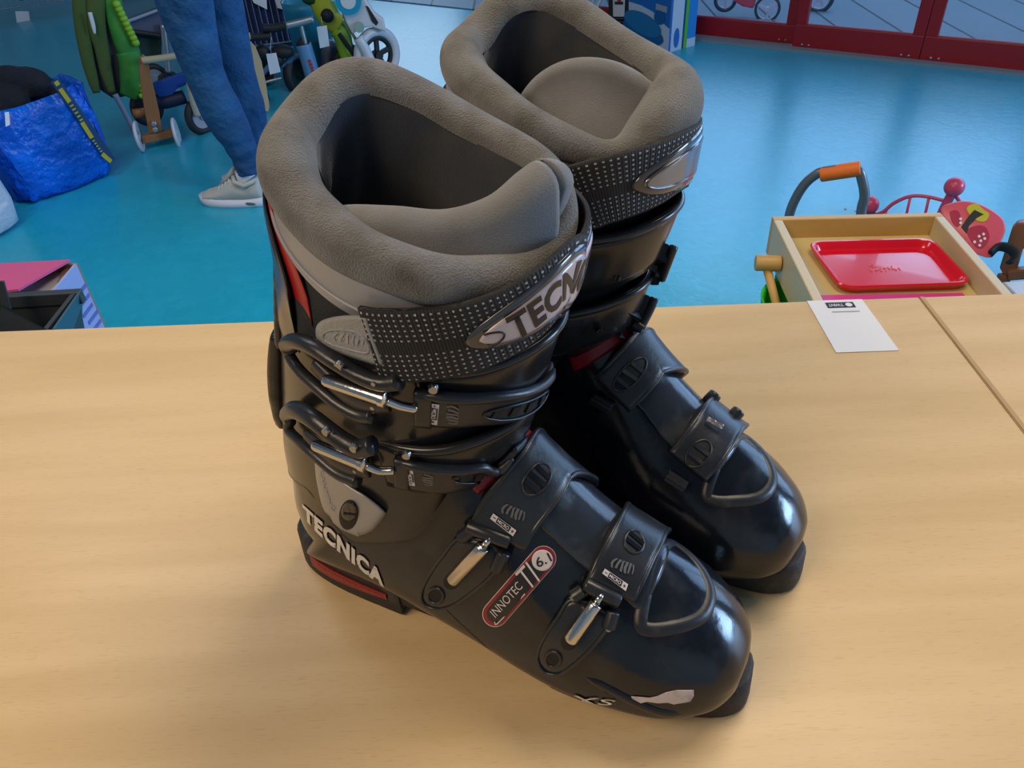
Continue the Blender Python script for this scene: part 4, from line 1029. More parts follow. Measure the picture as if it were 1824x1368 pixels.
# ---------------- wire baskets
def wire_basket(pl_, x0, x1, ybot, H, D, label, cols, nw=16, grp=None):
    A, B = pl_(x0, ybot), pl_(x1, ybot); B.z = A.z; base = (A+B)/2; r = thing('wire_basket', (base.x, base.y, GZ), label, 'wire basket', grp)
    ex_ = (B-A); bkv = -pl_.n*D; up = Vector((0, 0, H)); bm = bmesh.new()
    for k in (0, .5, 1.0):
        o = up*k; loop = [A+o, B+o, B+bkv+o, A+bkv+o]
        for i in range(4): cyl(bm, loop[i], loop[(i+1) % 4], .005, seg=6)
    for i in range(nw+1):
        q = A+ex_*(i/nw); cyl(bm, q, q+up, .003, seg=5)
    for i in range(6): q = B+bkv*(i/5); cyl(bm, q, q+up, .003, seg=5); q = A+bkv*(i/5); cyl(bm, q, q+up, .003, seg=5)
    for i in range(nw+1): q = A+ex_*(i/nw); cyl(bm, q, q+bkv, .003, seg=5)
    finish('wire_frame', bm, M_STEEL, r, smooth=False)
    for o in (A, B, B+bkv, A+bkv): bm = bmesh.new(); cyl(bm, Vector((o.x, o.y, GZ+.03)), o, .009, seg=8); cyl(bm, Vector((o.x, o.y, GZ)), Vector((o.x, o.y, GZ+.04)), .016, seg=10); finish('basket_leg', bm, M_TYRE, r)
    out = []
    for k, (u, cl, lab) in enumerate(cols):
        q = A+ex_*u+bkv*.19; t = thing('garment', (q.x, q.y, A.z+.02), lab, 'clothes'); bm = bmesh.new(); rn = random.Random(k+7)
        for j in range(5): ball(bm, Vector((q.x, q.y, A.z+.065))+ex_.normalized()*rn.uniform(-.045, .045)+Vector((0, 0, rn.uniform(-.005, .12))), rn.uniform(.055, .064), 12, 8, (1, 1, .9))
        o = finish('cloth_heap', bm, K_('cloth_%d' % k, cl, .85, bump=(40, .7, 3, .02)), t); rm = o.modifiers.new('r', 'REMESH'); rm.mode = 'VOXEL'; rm.voxel_size = .016; rm.use_smooth_shade = True
    return r
pl1 = Plane_(at(60, 34))
wire_basket(pl1, -60, 235, 25, .55, .45, 'wire basket of colourful clothes standing at the top left', [(.17, (.45, .03, .03), 'red garment in the wire basket at the top left'), (.335, (.01, .02, .12), 'navy garment between red and magenta ones in the left wire basket'), (.50, (.02, .012, .03), 'blackish garment in the left wire basket'), (.665, (.42, .01, .12), 'magenta garment at the right of the left wire basket')], 22)
pt = Plane_(at(60, 34)+Vector((.05, -.35, 0)))
def price_tag(pl_, poly, label, string=None, d=0):
    cx = sum(p[0] for p in poly)/4; cy = sum(p[1] for p in poly)/4; c = pl_(cx, cy, d); t = thing('price_tag', c, label, 'price tag', None)
    bm = bmesh.new(); prism(bm, [pl_(x, y, d) for x, y in poly], None, -pl_.n*.001); finish('tag_card', bm, M_TAGP, t, smooth=False)
    if string: bm = bmesh.new(); tube(bm, [pl_(x, y, d) for x, y in string], .0012, 6); finish('tag_string', bm, M_WHITEP, t)
    return t
price_tag(pl1, [(27, 20), (51, 20), (56, 53), (32, 54)], 'white price tag hanging below the wire basket rim at the top left', [(38, 21), (38, 15)], d=.03)
pl2 = Plane_(at(480, 92))
wire_basket(pl2, 436, 548, 84, .62, .35, 'wire basket with a navy lining behind the light blue bicycle', [], 11)
wb_ = [o for o in COL.objects if o.name == 'wire_basket.001'][0]; ORG = wb_.location.copy()
A, B = pl2(438, 82, -.02), pl2(545, 82, -.02); bm = bmesh.new(); prism(bm, [A, B, B+Vector((0, 0, .6)), A+Vector((0, 0, .6))], None, -pl2.n*.02); finish('basket_lining', bm, K_('navy_cloth', (.006, .016, .09), .85, bump=(20, .6, 3, .02)), wb_, smooth=False)
for poly, lab in (([(440, -20), (474, -14), (476, 17), (452, 5)], 'white paper on the wire basket beside the jeans'), ([(484, -20), (520, -20), (524, 22), (494, 14)], 'pale paper on the wire basket next to the red tube')):
    t = thing('notice', pl2(poly[0][0]+15, 0, .012), lab, 'paper'); bm = bmesh.new(); prism(bm, [pl2(x, y, .012) for x, y in poly], None, pl2.n*.002); finish('paper_sheet', bm, M_TAGP, t, smooth=False)
# ---------------- grey pram behind the walker
g = Vector((-1.75, 4.25, GZ)); PL = Plane_(g); r = thing('folding_pram', g, 'grey blue folding pram between the costume and the jeans', 'pram')
sheet_prism('pram_hood', PL, [(204, -30), (285, -30), (284, 12), (226, 40), (214, 12)], .25, K_('teal_cover', (.04, .12, .17), .6), r)
sheet_prism('pram_body', PL, [(226, 40), (284, 14), (300, 62), (232, 54)], .30, K_('slate_cover', (.07, .09, .17), .55), r, d=.01)
rods('pram_trim', PL, [(222, 40), (255, 28), (286, 16)], .008, K_('pale_blue_trim', (.25, .34, .45), .4), r, d=.03)
rods('pram_trim', PL, [(208, -4), (240, -14), (280, -18)], .010, K_('violet_trim', (.22, .10, .30), .4), r, d=.03)
rods('pram_trim', PL, [(232, 56), (265, 60), (300, 66)], .012, M_TYRE, r, d=.03)
sheet_prism('pram_basket', PL, [(236, 60), (288, 66), (288, 108), (246, 96)], .2, K_('dark_green_mesh', (.006, .035, .035), .8), r, d=-.03)
rods('pram_tube', PL, [(291, 44), (296, 90), (300, 128)], .018, M_STEEL, r, d=.04)
for x, y in ((276, 138), (302, 150)): wheel(PL, x, y, .07, r, M_TYRE, M_STEEL, 0, .03)
# ---------------- blue balance bike beyond the legs
g = at(362, 236); PL = Plane_(g); r = thing('balance_bike', g, 'dark blue balance bike partly hidden behind the jeans', 'balance bike')
wheel(PL, 358, 206, .085, r, M_TYRE, K_('grey_white_hub', (.35, .36, .42), .4), 0, .035, axis=PL.n*.75+PL.side*.55)
rods('fork', PL, [(340, 148), (345, 175), (354, 205)], .022, K_('cream_fork', (.45, .45, .36), .4), r, d=.04)
sheet_prism('frame', PL, [(272, 150), (300, 140), (338, 126), (345, 145), (316, 158), (300, 177), (285, 178)], .03, K_('royal_blue_plastic', (.006, .05, .28), .4), r, d=.01)
rods('saddle_bar', PL, [(268, 178), (290, 182), (330, 172)], .03, K_('navy_plastic', (.005, .01, .04), .5), r)
wheel(PL, 262, 190, .085, r, M_TYRE, M_TYRE, 0, .035, axis=PL.n*.75+PL.side*.55, d=-.15)
# ---------------- the person in jeans
def build_person():
    ga = at(468, 372); P1 = Plane_(Vector((-.93, 2.70, GZ))); P2_ = Plane_(Vector((-1.02, 2.90, GZ)))
    root = thing('person', Vector((-1.0, 2.78, GZ)), 'person in blue skinny jeans and white sneakers facing left', 'person')
    M_JEANS = mat('blue_denim', (.003, .052, .165), .8, bump=(16, .8, 4, .03), mix=((.010, .095, .25), 9, .38, .72)); M_SKIN = mat('skin', (.45, .26, .19), .55); M_SHOE = mat('off_white_mesh', (.44, .46, .44), .7, bump=(120, .3)); M_SOLE = mat('white_midsole', (.58, .63, .74), .5)
    M_TOP = mat('dark_jumper', (.03, .035, .05), .85)
    def leg(pl_, pts, rad, nm):
        P = crom([pl_(x, y) for x, y in pts], 60); Rr = [v.x for v in crom([(q, 0, 0) for q in rad], 60)]; n = len(P)
        for i in range(n):
            f = i/n; Rr[i] += .0022*sin(i*1.1)*(1 if f > .72 else .3)+(.0012*sin(i*.37))
        return P, Rr
    hip = Vector((-1.17, 2.84, GZ+.93))
    PA, RA_ = leg(P1, [(294, -120), (318, -40), (338, 40), (352, 90), (368, 140), (396, 200), (424, 250), (438, 285), (446, 306)], [.098, .095, .082, .071, .066, .068, .058, .047, .046], 'a')
    PB, RB_ = leg(P2_, [(352, -110), (374, -40), (398, 40), (412, 90), (426, 140), (440, 190), (450, 230), (455, 262), (456, 278)], [.098, .093, .080, .069, .064, .064, .055, .046, .045], 'b')
    bm = bmesh.new(); PA2 = [hip+Vector((.02, -.05, .05)), hip.lerp(PA[0], .6)]+PA; PB2 = [hip+Vector((.02, .05, .05)), hip.lerp(PB[0], .6)]+PB
    tube(bm, PA2, [.10, .105]+RA_, 20); tube(bm, PB2, [.10, .105]+RB_, 20)
    ball(bm, hip+Vector((.02, 0, .02)), .15, 20, 14, (.95, 1.1, .9))
    j = finish('jeans', bm, M_JEANS, root); rm = j.modifiers.new('r', 'REMESH'); rm.mode = 'VOXEL'; rm.voxel_size = .008; rm.use_smooth_shade = True
    # body above the jeans (one continuous skinned figure; mostly beyond the frame)
    me = bpy.data.meshes.new('body'); f = Vector((-1, .1, 0)); s_ = Vector((.1, 1, 0))
    vs = [hip, hip+Vector((0, 0, .16)), hip+Vector((0, 0, .34)), hip+Vector((0, 0, .47)), hip+f*.02+Vector((0, 0, .56)), hip+f*.03+Vector((0, 0, .66)), hip+f*.02+Vector((0, 0, .76))]
    rads = [.13, .115, .13, .12, .05, .075, .08]; ed = [(i, i+1) for i in range(6)]
    for sg in (-1, 1):
        b0 = len(vs); vs += [hip+s_*sg*.17+Vector((0, 0, .45)), hip+s_*sg*.21+Vector((0, 0, .18)), hip+s_*sg*.20+f*.10+Vector((0, 0, -.04)), hip+s_*sg*.20+f*.14+Vector((0, 0, -.11))]; rads += [.055, .042, .028, .035]; ed += [(3, b0), (b0, b0+1), (b0+1, b0+2), (b0+2, b0+3)]
        for k in range(5): vs.append(vs[b0+3]+f*(.02 if k else .05)+s_*(.012*(k-2))+Vector((0, 0, -.075+(.02 if k in (0, 4) else 0)))); rads.append(.008); ed.append((b0+3, len(vs)-1))
    me.from_pydata([v-root.location for v in vs], ed, []); me.materials.append(M_TOP); o = bpy.data.objects.new('body', me); COL.objects.link(o); o.parent = root
    sk = o.modifiers.new('s', 'SKIN'); lay = me.skin_vertices[0] if me.skin_vertices else None
    if lay is None:
        bm2 = bmesh.new(); bm2.from_mesh(me); bm2.verts.layers.skin.verify(); bm2.to_mesh(me); bm2.free(); lay = me.skin_vertices[0]
    for i, q in enumerate(rads): lay.data[i].radius = (q, q*(1.25 if 0 < i < 4 else 1))
    lay.data[0].use_root = True; sb = o.modifiers.new('u', 'SUBSURF'); sb.render_levels = 2; sk.use_smooth_shade = True
    # sneakers
    def sneaker(heel, toe, mirror=1):
        d = (toe-heel); L = d.length; d = d.normalized(); n = Vector((-d.y, d.x, 0)); X = lambda x, y, z: heel+d*(x*L)+n*y+Vector((0, 0, z))
        st = [(0.0, .020, .078), (.03, .030, .098), (.12, .036, .108), (.24, .038, .090), (.36, .039, .098), (.46, .041, .100), (.56, .045, .082), (.68, .048, .064), (.80, .047, .054), (.90, .040, .047), (.97, .024, .036), (1.0, .006, .028)]
        rows = []
        for x, w, h in [tuple(catmull_t(st, i/40*(len(st)-1))) for i in range(41)]:
            row = []
            for k in range(24):
                q = 2*pi*k/24; c, s1_ = cos(q), sin(q); yy = w*math.copysign(abs(s1_)**.8, s1_)*(1-.25*max(0, c)); z0_ = .022; zz = z0_+(h-z0_)*(.5+.5*math.copysign(abs(c)**.8, c)); row.append(X(x, yy, zz))
            rows.append(row)
        bm = bmesh.new(); V = grid_mesh(bm, rows, closed_v=True); bm.faces.new(V[0]); bm.faces.new(V[-1]); up = finish('sneaker', bm, M_SHOE, root)
        rows = []
        for i in range(31):
            x = -.02+1.035*i/30; w = (.036+.014*sin(pi*min(1, max(0, (x-.15)/.9))))*(max(0.02, 1-abs((x-.5)/.53)**6))**.5; hz_ = .036-.010*sin(pi*min(1, x*1.2)); tz = .012*max(0, (x-.78)/.22)**2
            rows.append([X(x, w, tz), X(x, w*1.04, tz+.012), X(x, w*.98, hz_), X(x, -w*.98, hz_), X(x, -w*1.04, tz+.012), X(x, -w, tz)])
        bm = bmesh.new(); V = grid_mesh(bm, rows, closed_v=True); bm.faces.new(V[0]); bm.faces.new(V[-1]); finish('midsole', bm, M_SOLE, up)
        for sg in (-1, 1):
            bm = bmesh.new(); tube(bm, [X(x, sg*.0385, .016) for x in (.10, .14, .22, .30, .34)], [.002, .005, .006, .005, .002], 10, flat=.5, upv=(0, 0, 1)); finish('air_window', bm, M_GREYW, up)
        bm = bmesh.new(); tube(bm, [X(.06, .0, .10), X(.08, .030, .098), X(.2, .036, .084), X(.34, .034, .096), X(.42, .0, .112), X(.34, -.034, .096), X(.2, -.036, .084), X(.08, -.030, .098)], .009, 8, closed=True); finish('padded_collar', bm, M_SHOE, up)
        bm = bmesh.new(); tube(bm, [X(.62, 0, .078), X(.5, 0, .100), X(.40, 0, .125), X(.36, 0, .140)], [.014, .018, .020, .010], 12, flat=.5, upv=n); finish('shoe_tongue', bm, M_SHOE, up)
        bm = bmesh.new()
        for x in (.46, .52, .58, .64): tube(bm, [X(x, .028, .088-(x-.46)*.14), X(x+.01, 0, .108-(x-.46)*.2), X(x, -.028, .088-(x-.46)*.14)], .003, 6)
        finish('laces', bm, M_SOLE, up)
        # sock
        bm = bmesh.new(); cyl(bm, X(.22, 0, .07), X(.22, 0, .13), .034, seg=20); finish('sock', bm, M_WHITEP, up)
    M_GREYW = mat('grey_air_window', (.09, .12, .15), .3)
    sneaker(Vector((-.868, 2.700, GZ)), Vector((-1.118, 2.752, GZ)))
    sneaker(at(500, 334), at(404, 327))
def catmull_t(st, f):
    a = min(int(f), len(st)-2); t = f-a; return tuple(p+(q-p)*(t*t*(3-2*t)*.5+t*.5) for p, q in zip(st[a], st[a+1]))
build_person()
# ---------------- beige wooden arc bike frame behind the legs
g = at(475, 202); PL = Plane_(g); r = thing('wooden_bike', g, 'pale plywood balance bike with a curved frame right of the jeans', 'balance bike')
sheet_prism('curved_frame', PL, [(424, 64), (440, 68), (455, 84), (466, 110), (474, 150), (480, 190), (478, 199), (470, 198), (464, 170), (455, 130), (442, 92), (426, 80)], .02, M_BEIGE, r)
rods('crossbar', PL, [(424, 66), (446, 64)], .014, M_BEIGE, r, d=.02)
wheel(PL, 474, 188, .085, r, K_('navy_tyre', (.01, .03, .08), .5), M_BEIGE, 0, .02, d=-.12, axis=PL.side*.95+PL.n*.2)
# ---------------- light blue bicycle
g = at(540, 158); PL = Plane_(g); r = thing('bicycle', g, 'light blue childrens bicycle with a black saddle and a tag', 'bicycle')
M_LB = K_('light_blue_paint', (.13, .30, .52), .35); 
rods('head_tube', PL, [(540, 78), (549, 108), (558, 140)], .040, M_LB, r, d=.03)
rods('steering_collar', PL, [(533, 72), (546, 82)], .034, M_TYRE, r, d=.03)
rods('frame_tube', PL, [(548, 96), (524, 100), (508, 116), (494, 112)], .018, K_('blue_frame', (.05, .16, .28), .4), r)
rods('frame_tube', PL, [(495, 112), (480, 118), (462, 138)], .013, K_('mid_blue_frame', (.06, .16, .30), .4), r)
rods('handlebar', PL, [(510, 46), (532, 41), (558, 34)], .018, M_STEEL, r, d=.06)
rods('handle_stem', PL, [(535, 42), (540, 62), (544, 78)], .012, M_STEEL, r, d=.05)
rods('handle_grip', PL, [(468, 50), (488, 50), (508, 46)], .020, M_TYRE, r, d=.05)
rods('handle_grip', PL, [(440, 66), (460, 66), (482, 64)], .018, M_TYRE, r, d=.05)
bm = bmesh.new(); ball(bm, PL(502, 92, .02), .06, 16, 10, (1.0, .7, .55)); ball(bm, PL(494, 106, .02), .035, 12, 8); ball(bm, PL(468, 92, .0), .035, 12, 8); finish('saddle', bm, M_TYRE, r)
wheel(PL, 530, 132, .10, r, M_TYRE, K_('dark_green_rim', (.008, .03, .03), .5), 0, .05, axis=PL.side*.7+PL.n*.6, d=-.04)
wheel(PL, 470, 118, .09, r, K_('dark_red_tyre', (.13, .006, .012), .5), M_TYRE, 0, .04, axis=PL.side*.8+PL.n*.4, d=-.15)
rods('kick_bar', PL, [(470, 147), (486, 143), (503, 139)], .008, M_STEEL, r, d=-.02)
bm = bmesh.new()
for k in range(4): bar(bm, PL(549+k*2.2, 110+k*6, .072), PL(554+k*2.2, 108+k*6, .072), .012, .003, up=PL.n)
finish('frame_decal', bm, K_('red_lettering', (.55, .03, .03), .4), r, smooth=False)
price_tag(PL, [(474, 96), (492, 94), (500, 128), (481, 133)], 'white price tag hanging from the light blue bicycle', [(483, 97), (482, 84), (483, 66)], d=.11)
# red scooter post behind
g = at(545, 112)+Vector((0, .25, 0)); PL = Plane_(g); r = thing('red_scooter', g, 'red scooter post beside the light blue bicycle', 'scooter')
rods('scooter_post', PL, [(514, -30), (522, 20), (530, 44)], .022, K_('red_tube', (.42, .03, .05), .4), r)
rods('scooter_post', PL, [(528, 40), (546, 90), (566, 138)], .016, bpy.data.materials['red_tube'], r)
wheel(PL, 566, 128, .05, r, M_TYRE, bpy.data.materials['red_tube'], 0, .03)
# teal tub
g = at(560, 128); r = thing('storage_tub', g, 'teal tub standing between the bicycle and the lime green bike', 'tub'); rows = []
for z, s in ((0, .10), (.30, .12), (.34, .125), (.335, .115), (.05, .10)): rows.append([g+Vector((s*cos(q), .1+s*sin(q), z)) for q in [2*pi*i/28 for i in range(28)]])
bm = bmesh.new(); V = grid_mesh(bm, rows, closed_v=True); bm.faces.new(V[0]); bm.faces.new(V[-1]); finish('tub_shell', bm, K_('teal_plastic', (.02, .24, .38), .4), r)
# ---------------- lime bike and white bike
g = at(628, 140); PL = Plane_(g); r = thing('lime_bike', g, 'lime green balance bike leaning beside the white one', 'balance bike')
M_LIME = K_('lime_plastic', (.30, .50, .02), .35); M_LIME2 = K_('yellow_plastic', (.52, .55, .03), .35)
rods('upper_frame', PL, [(566, -10), (574, 12), (586, 34), (604, 46)], .055, M_LIME2, r); rods('lower_frame', PL, [(596, 52), (606, 62), (614, 88), (622, 112), (632, 126)], .038, M_LIME, r, d=.02)
rods('crossbar', PL, [(588, 4), (600, 30), (616, 55), (622, 80)], .020, K_('leaf_green', (.12, .30, .04), .4), r, d=-.02)
bm = bmesh.new(); cyl(bm, PL(583, 28, .04), PL(583, 28, .065), .032); finish('frame_hole', bm, M_TYRE, r)
wheel(PL, 618, 116, .115, r, M_TYRE, K_('dark_hub', (.02, .02, .03), .5), 0, .05, axis=PL.side*.75+PL.n*.6, d=-.05)
wheel(PL, 590, 110, .11, r, K_('grey_tyre', (.09, .10, .14), .5), M_TYRE, 0, .05, axis=PL.side*.95+PL.n*.3, d=-.12)
bm = bmesh.new(); ball(bm, PL(560, -4, 0), .05, 14, 9, (1.3, 1, .7)); finish('saddle', bm, K_('dark_green_plastic', (.02, .07, .02), .5), r)
price_tag(PL, [(564, 48), (582, 45), (587, 82), (570, 86)], 'white price tag hanging from the lime green bike', [(574, 47), (572, 30)], d=.10)
g = at(690, 146); PL = Plane_(g); r = thing('white_bike', g, 'white balance bike with a teal disc and black spoked wheel', 'balance bike')
wheel(PL, 672, 98, .135, r, M_WHITEP, M_TYRE, 5, .045, axis=PL.n*.80+PL.side*.5, tr=.024)
sheet_prism('frame', PL, [(592, -30), (646, -30), (652, 0), (668, 24), (684, 36), (688, 58), (662, 48), (640, 52), (628, 62), (616, 40), (604, 10)], .05, M_WHITEP, r, d=.05, bev=.008)
sheet_prism('frame_slot', PL, [(651, 10), (656, 12), (674, 40), (670, 46), (662, 38)], .004, M_TYRE, r, d=.056)
rods('fork', PL, [(638, 68), (650, 88), (662, 114)], .026, M_WHITEP, r, d=.07)
sheet_prism('trim_edge', PL, [(604, 6), (608, 10), (622, 48), (640, 78), (648, 96), (642, 92), (628, 66), (614, 40)], .03, K_('brown_trim', (.16, .12, .06), .5), r, d=.045)
bm = bmesh.new(); c0 = PL(620, 0, .06); cyl(bm, c0, c0+PL.n*.02, .062); dsc = finish('teal_disc', bm, K_('turquoise_disc', (.01, .30, .50), .35), r, autos=40)
bm = bmesh.new(); cyl(bm, c0+PL.n*.02, c0+PL.n*.024, .036); finish('disc_centre', bm, M_WHITEP, dsc, autos=40)
bm = bmesh.new(); c0 = PL(640, 48, .06); cyl(bm, c0, c0+PL.n*.012, .024); finish('frame_bolt', bm, K_('pale_green_cap', (.30, .42, .36), .4), r, autos=40)
rods('rear_stay', PL, [(604, 60), (640, 110), (662, 136)], .012, M_TYRE, r, d=-.03)
# ---------------- things near the doors
def carton(name, g, ex_, ey_, w, d, h, label): 
    r = thing(name, g+ex_*w/2+ey_*d/2, label, 'box'); return r
b0, b1, b2 = at(1119, 75), at(1190, 94), at(1213, 93)
exb = (b0-b1).normalized(); wb = (b0-b1).length*1.02; eyb = Vector((exb.y, -exb.x, 0)); 
if eyb.x < 0: eyb = -eyb
db = .10
r = thing('airbed_box', b1+exb*wb/2+eyb*db/2, 'upright blue and white carton printed with a round paddling pool', 'box')
M_BXB = K_('carton_blue', (.01, .13, .48), .4); M_BXW = K_('carton_white', (.45, .55, .68), .4); M_BXM = K_('carton_mid_blue', (.015, .16, .40), .4); M_BXD = K_('carton_deep_blue', (.01, .10, .30), .4)
HB = .42
bm = bmesh.new(); prism(bm, [b1, b1+exb*wb, b1+exb*wb+eyb*db, b1+eyb*db], None, (0, 0, HB)); finish('carton', bm, M_BXW, r, smooth=False)
fn_ = lambda u, z, o=.0012: b1+exb*(wb*(1-u))-eyb*o+Vector((0, 0, z))
def face(name, pts, m_, o=.0012): bm = bmesh.new(); prism(bm, [fn_(u, z, o) for u, z in pts], None, -eyb*.0008); return finish(name, bm, m_, r, smooth=False)
ov = lambda cu, cz, ru, rz_, n=24, tilt=0: [(cu+ru*cos(q), cz+rz_*sin(q)+tilt*cos(q)) for q in [2*pi*i/n for i in range(n)]]
face('blue_field', [(0, .21), (.3, .205), (.6, .185), (.85, .14), (1.0, .12), (1, HB), (0, HB)], M_BXB)
face('pool_picture', ov(.38, .075, .50, .055, tilt=-.02), M_BXD, .0022); face('pool_picture', ov(.36, .115, .46, .055, tilt=-.02), M_BXM, .0032)
face('round_inset', ov(.76, .165, .13, .035), M_BXD, .0036); face('title_block', [(.66, .20), (.92, .195), (.92, .225), (.66, .23)], K_('title_grey', (.30, .33, .40), .5), .0036)
sn = lambda u, z, o=.0012: b1+eyb*(db*u)-exb*o+Vector((0, 0, z))
bm = bmesh.new(); prism(bm, [sn(.55+.2*cos(q), .065+.05*sin(q)) for q in [2*pi*i/20 for i in range(20)]], None, -exb*.001); finish('side_picture', bm, M_BXB, r, smooth=False)
bm = bmesh.new(); prism(bm, [sn(u, z) for u, z in ((0, 0), (.12, 0), (.12, HB), (0, HB))], None, -exb*.001); finish('side_edge', bm, M_BXB, r, smooth=False)
c1 = b1+eyb*(db+.012)+exb*.0; r = thing('slim_carton', c1, 'slim blue carton with a green edge beside the red door frame', 'box')
wd = .07; r.location = c1+exb*.1+eyb*.045; ORG = r.location.copy()
bm = bmesh.new(); prism(bm, [c1, c1+exb*.26, c1+exb*.26+eyb*.09, c1+eyb*.09], None, (0, 0, .38)); finish('carton', bm, K_('carton_azure', (.01, .22, .62), .4), r, smooth=False)
bm = bmesh.new(); prism(bm, [c1-exb*.0012, c1-exb*.0012+eyb*.022, c1-exb*.0012+eyb*.022+Vector((0, 0, .38)), c1-exb*.0012+Vector((0, 0, .38))], None, -exb*.001); finish('green_edge', bm, K_('carton_green', (.10, .42, .03), .4), r, smooth=False)
bm = bmesh.new(); prism(bm, [c1-exb*.0012+eyb*.024, c1-exb*.0012+eyb*.09, c1-exb*.0012+eyb*.09+Vector((0, 0, .045)), c1-exb*.0012+eyb*.024+Vector((0, 0, .045))], None, -exb*.001); finish('white_band', bm, M_BXW, r, smooth=False)
# black stand with a white panel
g = at(1100, 54); PL = Plane_(g); r = thing('black_stand', g, 'black frame holding a white and red panel left of the blue carton', 'stand')
sheet_prism('stand_frame', PL, [(1084, -20), (1092, -20), (1092, 53), (1084, 54)], .03, M_TYRE, r); sheet_prism('stand_back', PL, [(1092, -20), (1120, -20), (1120, 46), (1092, 46)], .05, M_TYRE, r, d=-.02)
sheet_prism('white_panel', PL, [(1091, -10), (1114, -10), (1112, 30), (1092, 30)], .01, M_WHITEP, r, d=.01)
sheet_prism('red_mark', PL, [(1098, -6), (1107, -6), (1106, 3), (1100, 3)], .002, K_('red_mark', (.5, .02, .02), .4), r, d=.014); sheet_prism('black_mark', PL, [(1095, 3), (1110, 3), (1110, 8), (1095, 8)], .002, M_TYRE, r, d=.014)
for i in range(3): sheet_prism('shelf_bar', PL, [(1090, 32+i*6), (1118, 32+i*6), (1118, 35+i*6), (1090, 35+i*6)], .02, K_('dark_steel', (.03, .03, .05), .4), r, d=.01)
# pair of ski poles
g = at(1028, 62); PL = Plane_(g)
for k, (dx, lab) in enumerate(((-1, 'left one of the two white ski poles leaning behind the boots'), (11, 'right one of the two white ski poles leaning behind the boots'))):
    r = thing('ski_pole', PL(1028+dx, 62-dx*.1), lab, 'ski pole', 'ski poles')
    rods('pole_shaft', PL, [(1027+dx, 58), (1062+dx, -6), (1100+dx, -80)], .009, M_WHITEP, r, d=.12*k)
    bm = bmesh.new(); c0 = PL(1036+dx*.9, 32+dx*.6, .12*k); axd = (PL(1062+dx, -6)-PL(1027+dx, 58)).normalized(); cyl(bm, c0-axd*.004, c0+axd*.004, .045, seg=18); finish('pole_basket', bm, M_WHITEP, r, autos=40)
# blue ski boot lying far away
g = at(1010, 15); PL = Plane_(g); r = thing('blue_boot', g, 'small blue boot lying at the top edge above the ski boots', 'boot')
bm = bmesh.new(); tube(bm, crom([PL(982, 6, 0), PL(1000, 4, 0), PL(1022, -4, 0), PL(1045, -14, 0)], 16), [.05+.012*sin(i*.4) for i in range(16)], 14); finish('boot_shell', bm, K_('blue_boot_shell', (.02, .14, .36), .3), r)
bm = bmesh.new(); tube(bm, [PL(984, 12, 0), PL(1000, 12, 0), PL(1024, 6, 0), PL(1046, -6, 0)], .022, 8); finish('boot_sole', bm, M_TYRE, r)
bm = bmesh.new(); cyl(bm, PL(1012, -4, .05), PL(1020, 4, .05), .012); finish('boot_buckle', bm, M_STEEL, r)
# ---------------- tricycle and wheel seen through the glass
g = at(1372, 36); PL = Plane_(g); r = thing('tricycle', g, 'pink childrens tricycle with white wheels outside the glass door', 'tricycle')
M_PKB = K_('pink_body', (.62, .06, .10), .4); M_WW = K_('white_wheel', (.62, .56, .70), .4)
wheel(PL, 1367, 16, .075, r, K_('dark_rim', (.02, .05, .08), .5), M_WW, 3, .03, tr=.008)
wheel(PL, 1292, 0, .068, r, K_('dark_green_tyre', (.01, .05, .07), .5), M_WW, 3, .03, tr=.01, d=-.05)
sheet_prism('trike_body', PL, [(1302, -20), (1352, -20), (1342, 16), (1322, 12), (1306, 2)], .06, M_PKB, r, bev=.01)
g = at(1462, 22); PL = Plane_(g); r = thing('pushchair', g, 'pushchair wheel with dark tyre standing outside behind the middle door', 'pushchair')
wheel(PL, 1460, -3, .085, r, K_('petrol_tyre', (.01, .045, .06), .5), M_WW, 5, .03, tr=.012)
rods('pushchair_tube', PL, [(1460, -3), (1450, -60), (1430, -110)], .014, M_STEEL, r)
def find_u(path, p):
    best = min(range(path.n), key=lambda i: (path.P[i]-p).length); return path.L[best], (p-path.P[best]).dot(path.fr(path.L[best])[3])
def pxtube(bm, B, pts, h, r, n=40, which=None, seg=10, flat=1.0, closed=False):
    P = [B.pp(x, y, h(i/(len(pts)-1)) if callable(h) else h, which) for i, (x, y) in enumerate(pts)]
    rr = r
    if callable(r): rr = [r(i/(n-1)) for i in range(n)]
    return tube(bm, crom(P, n, closed), rr, seg, closed=closed, flat=flat)
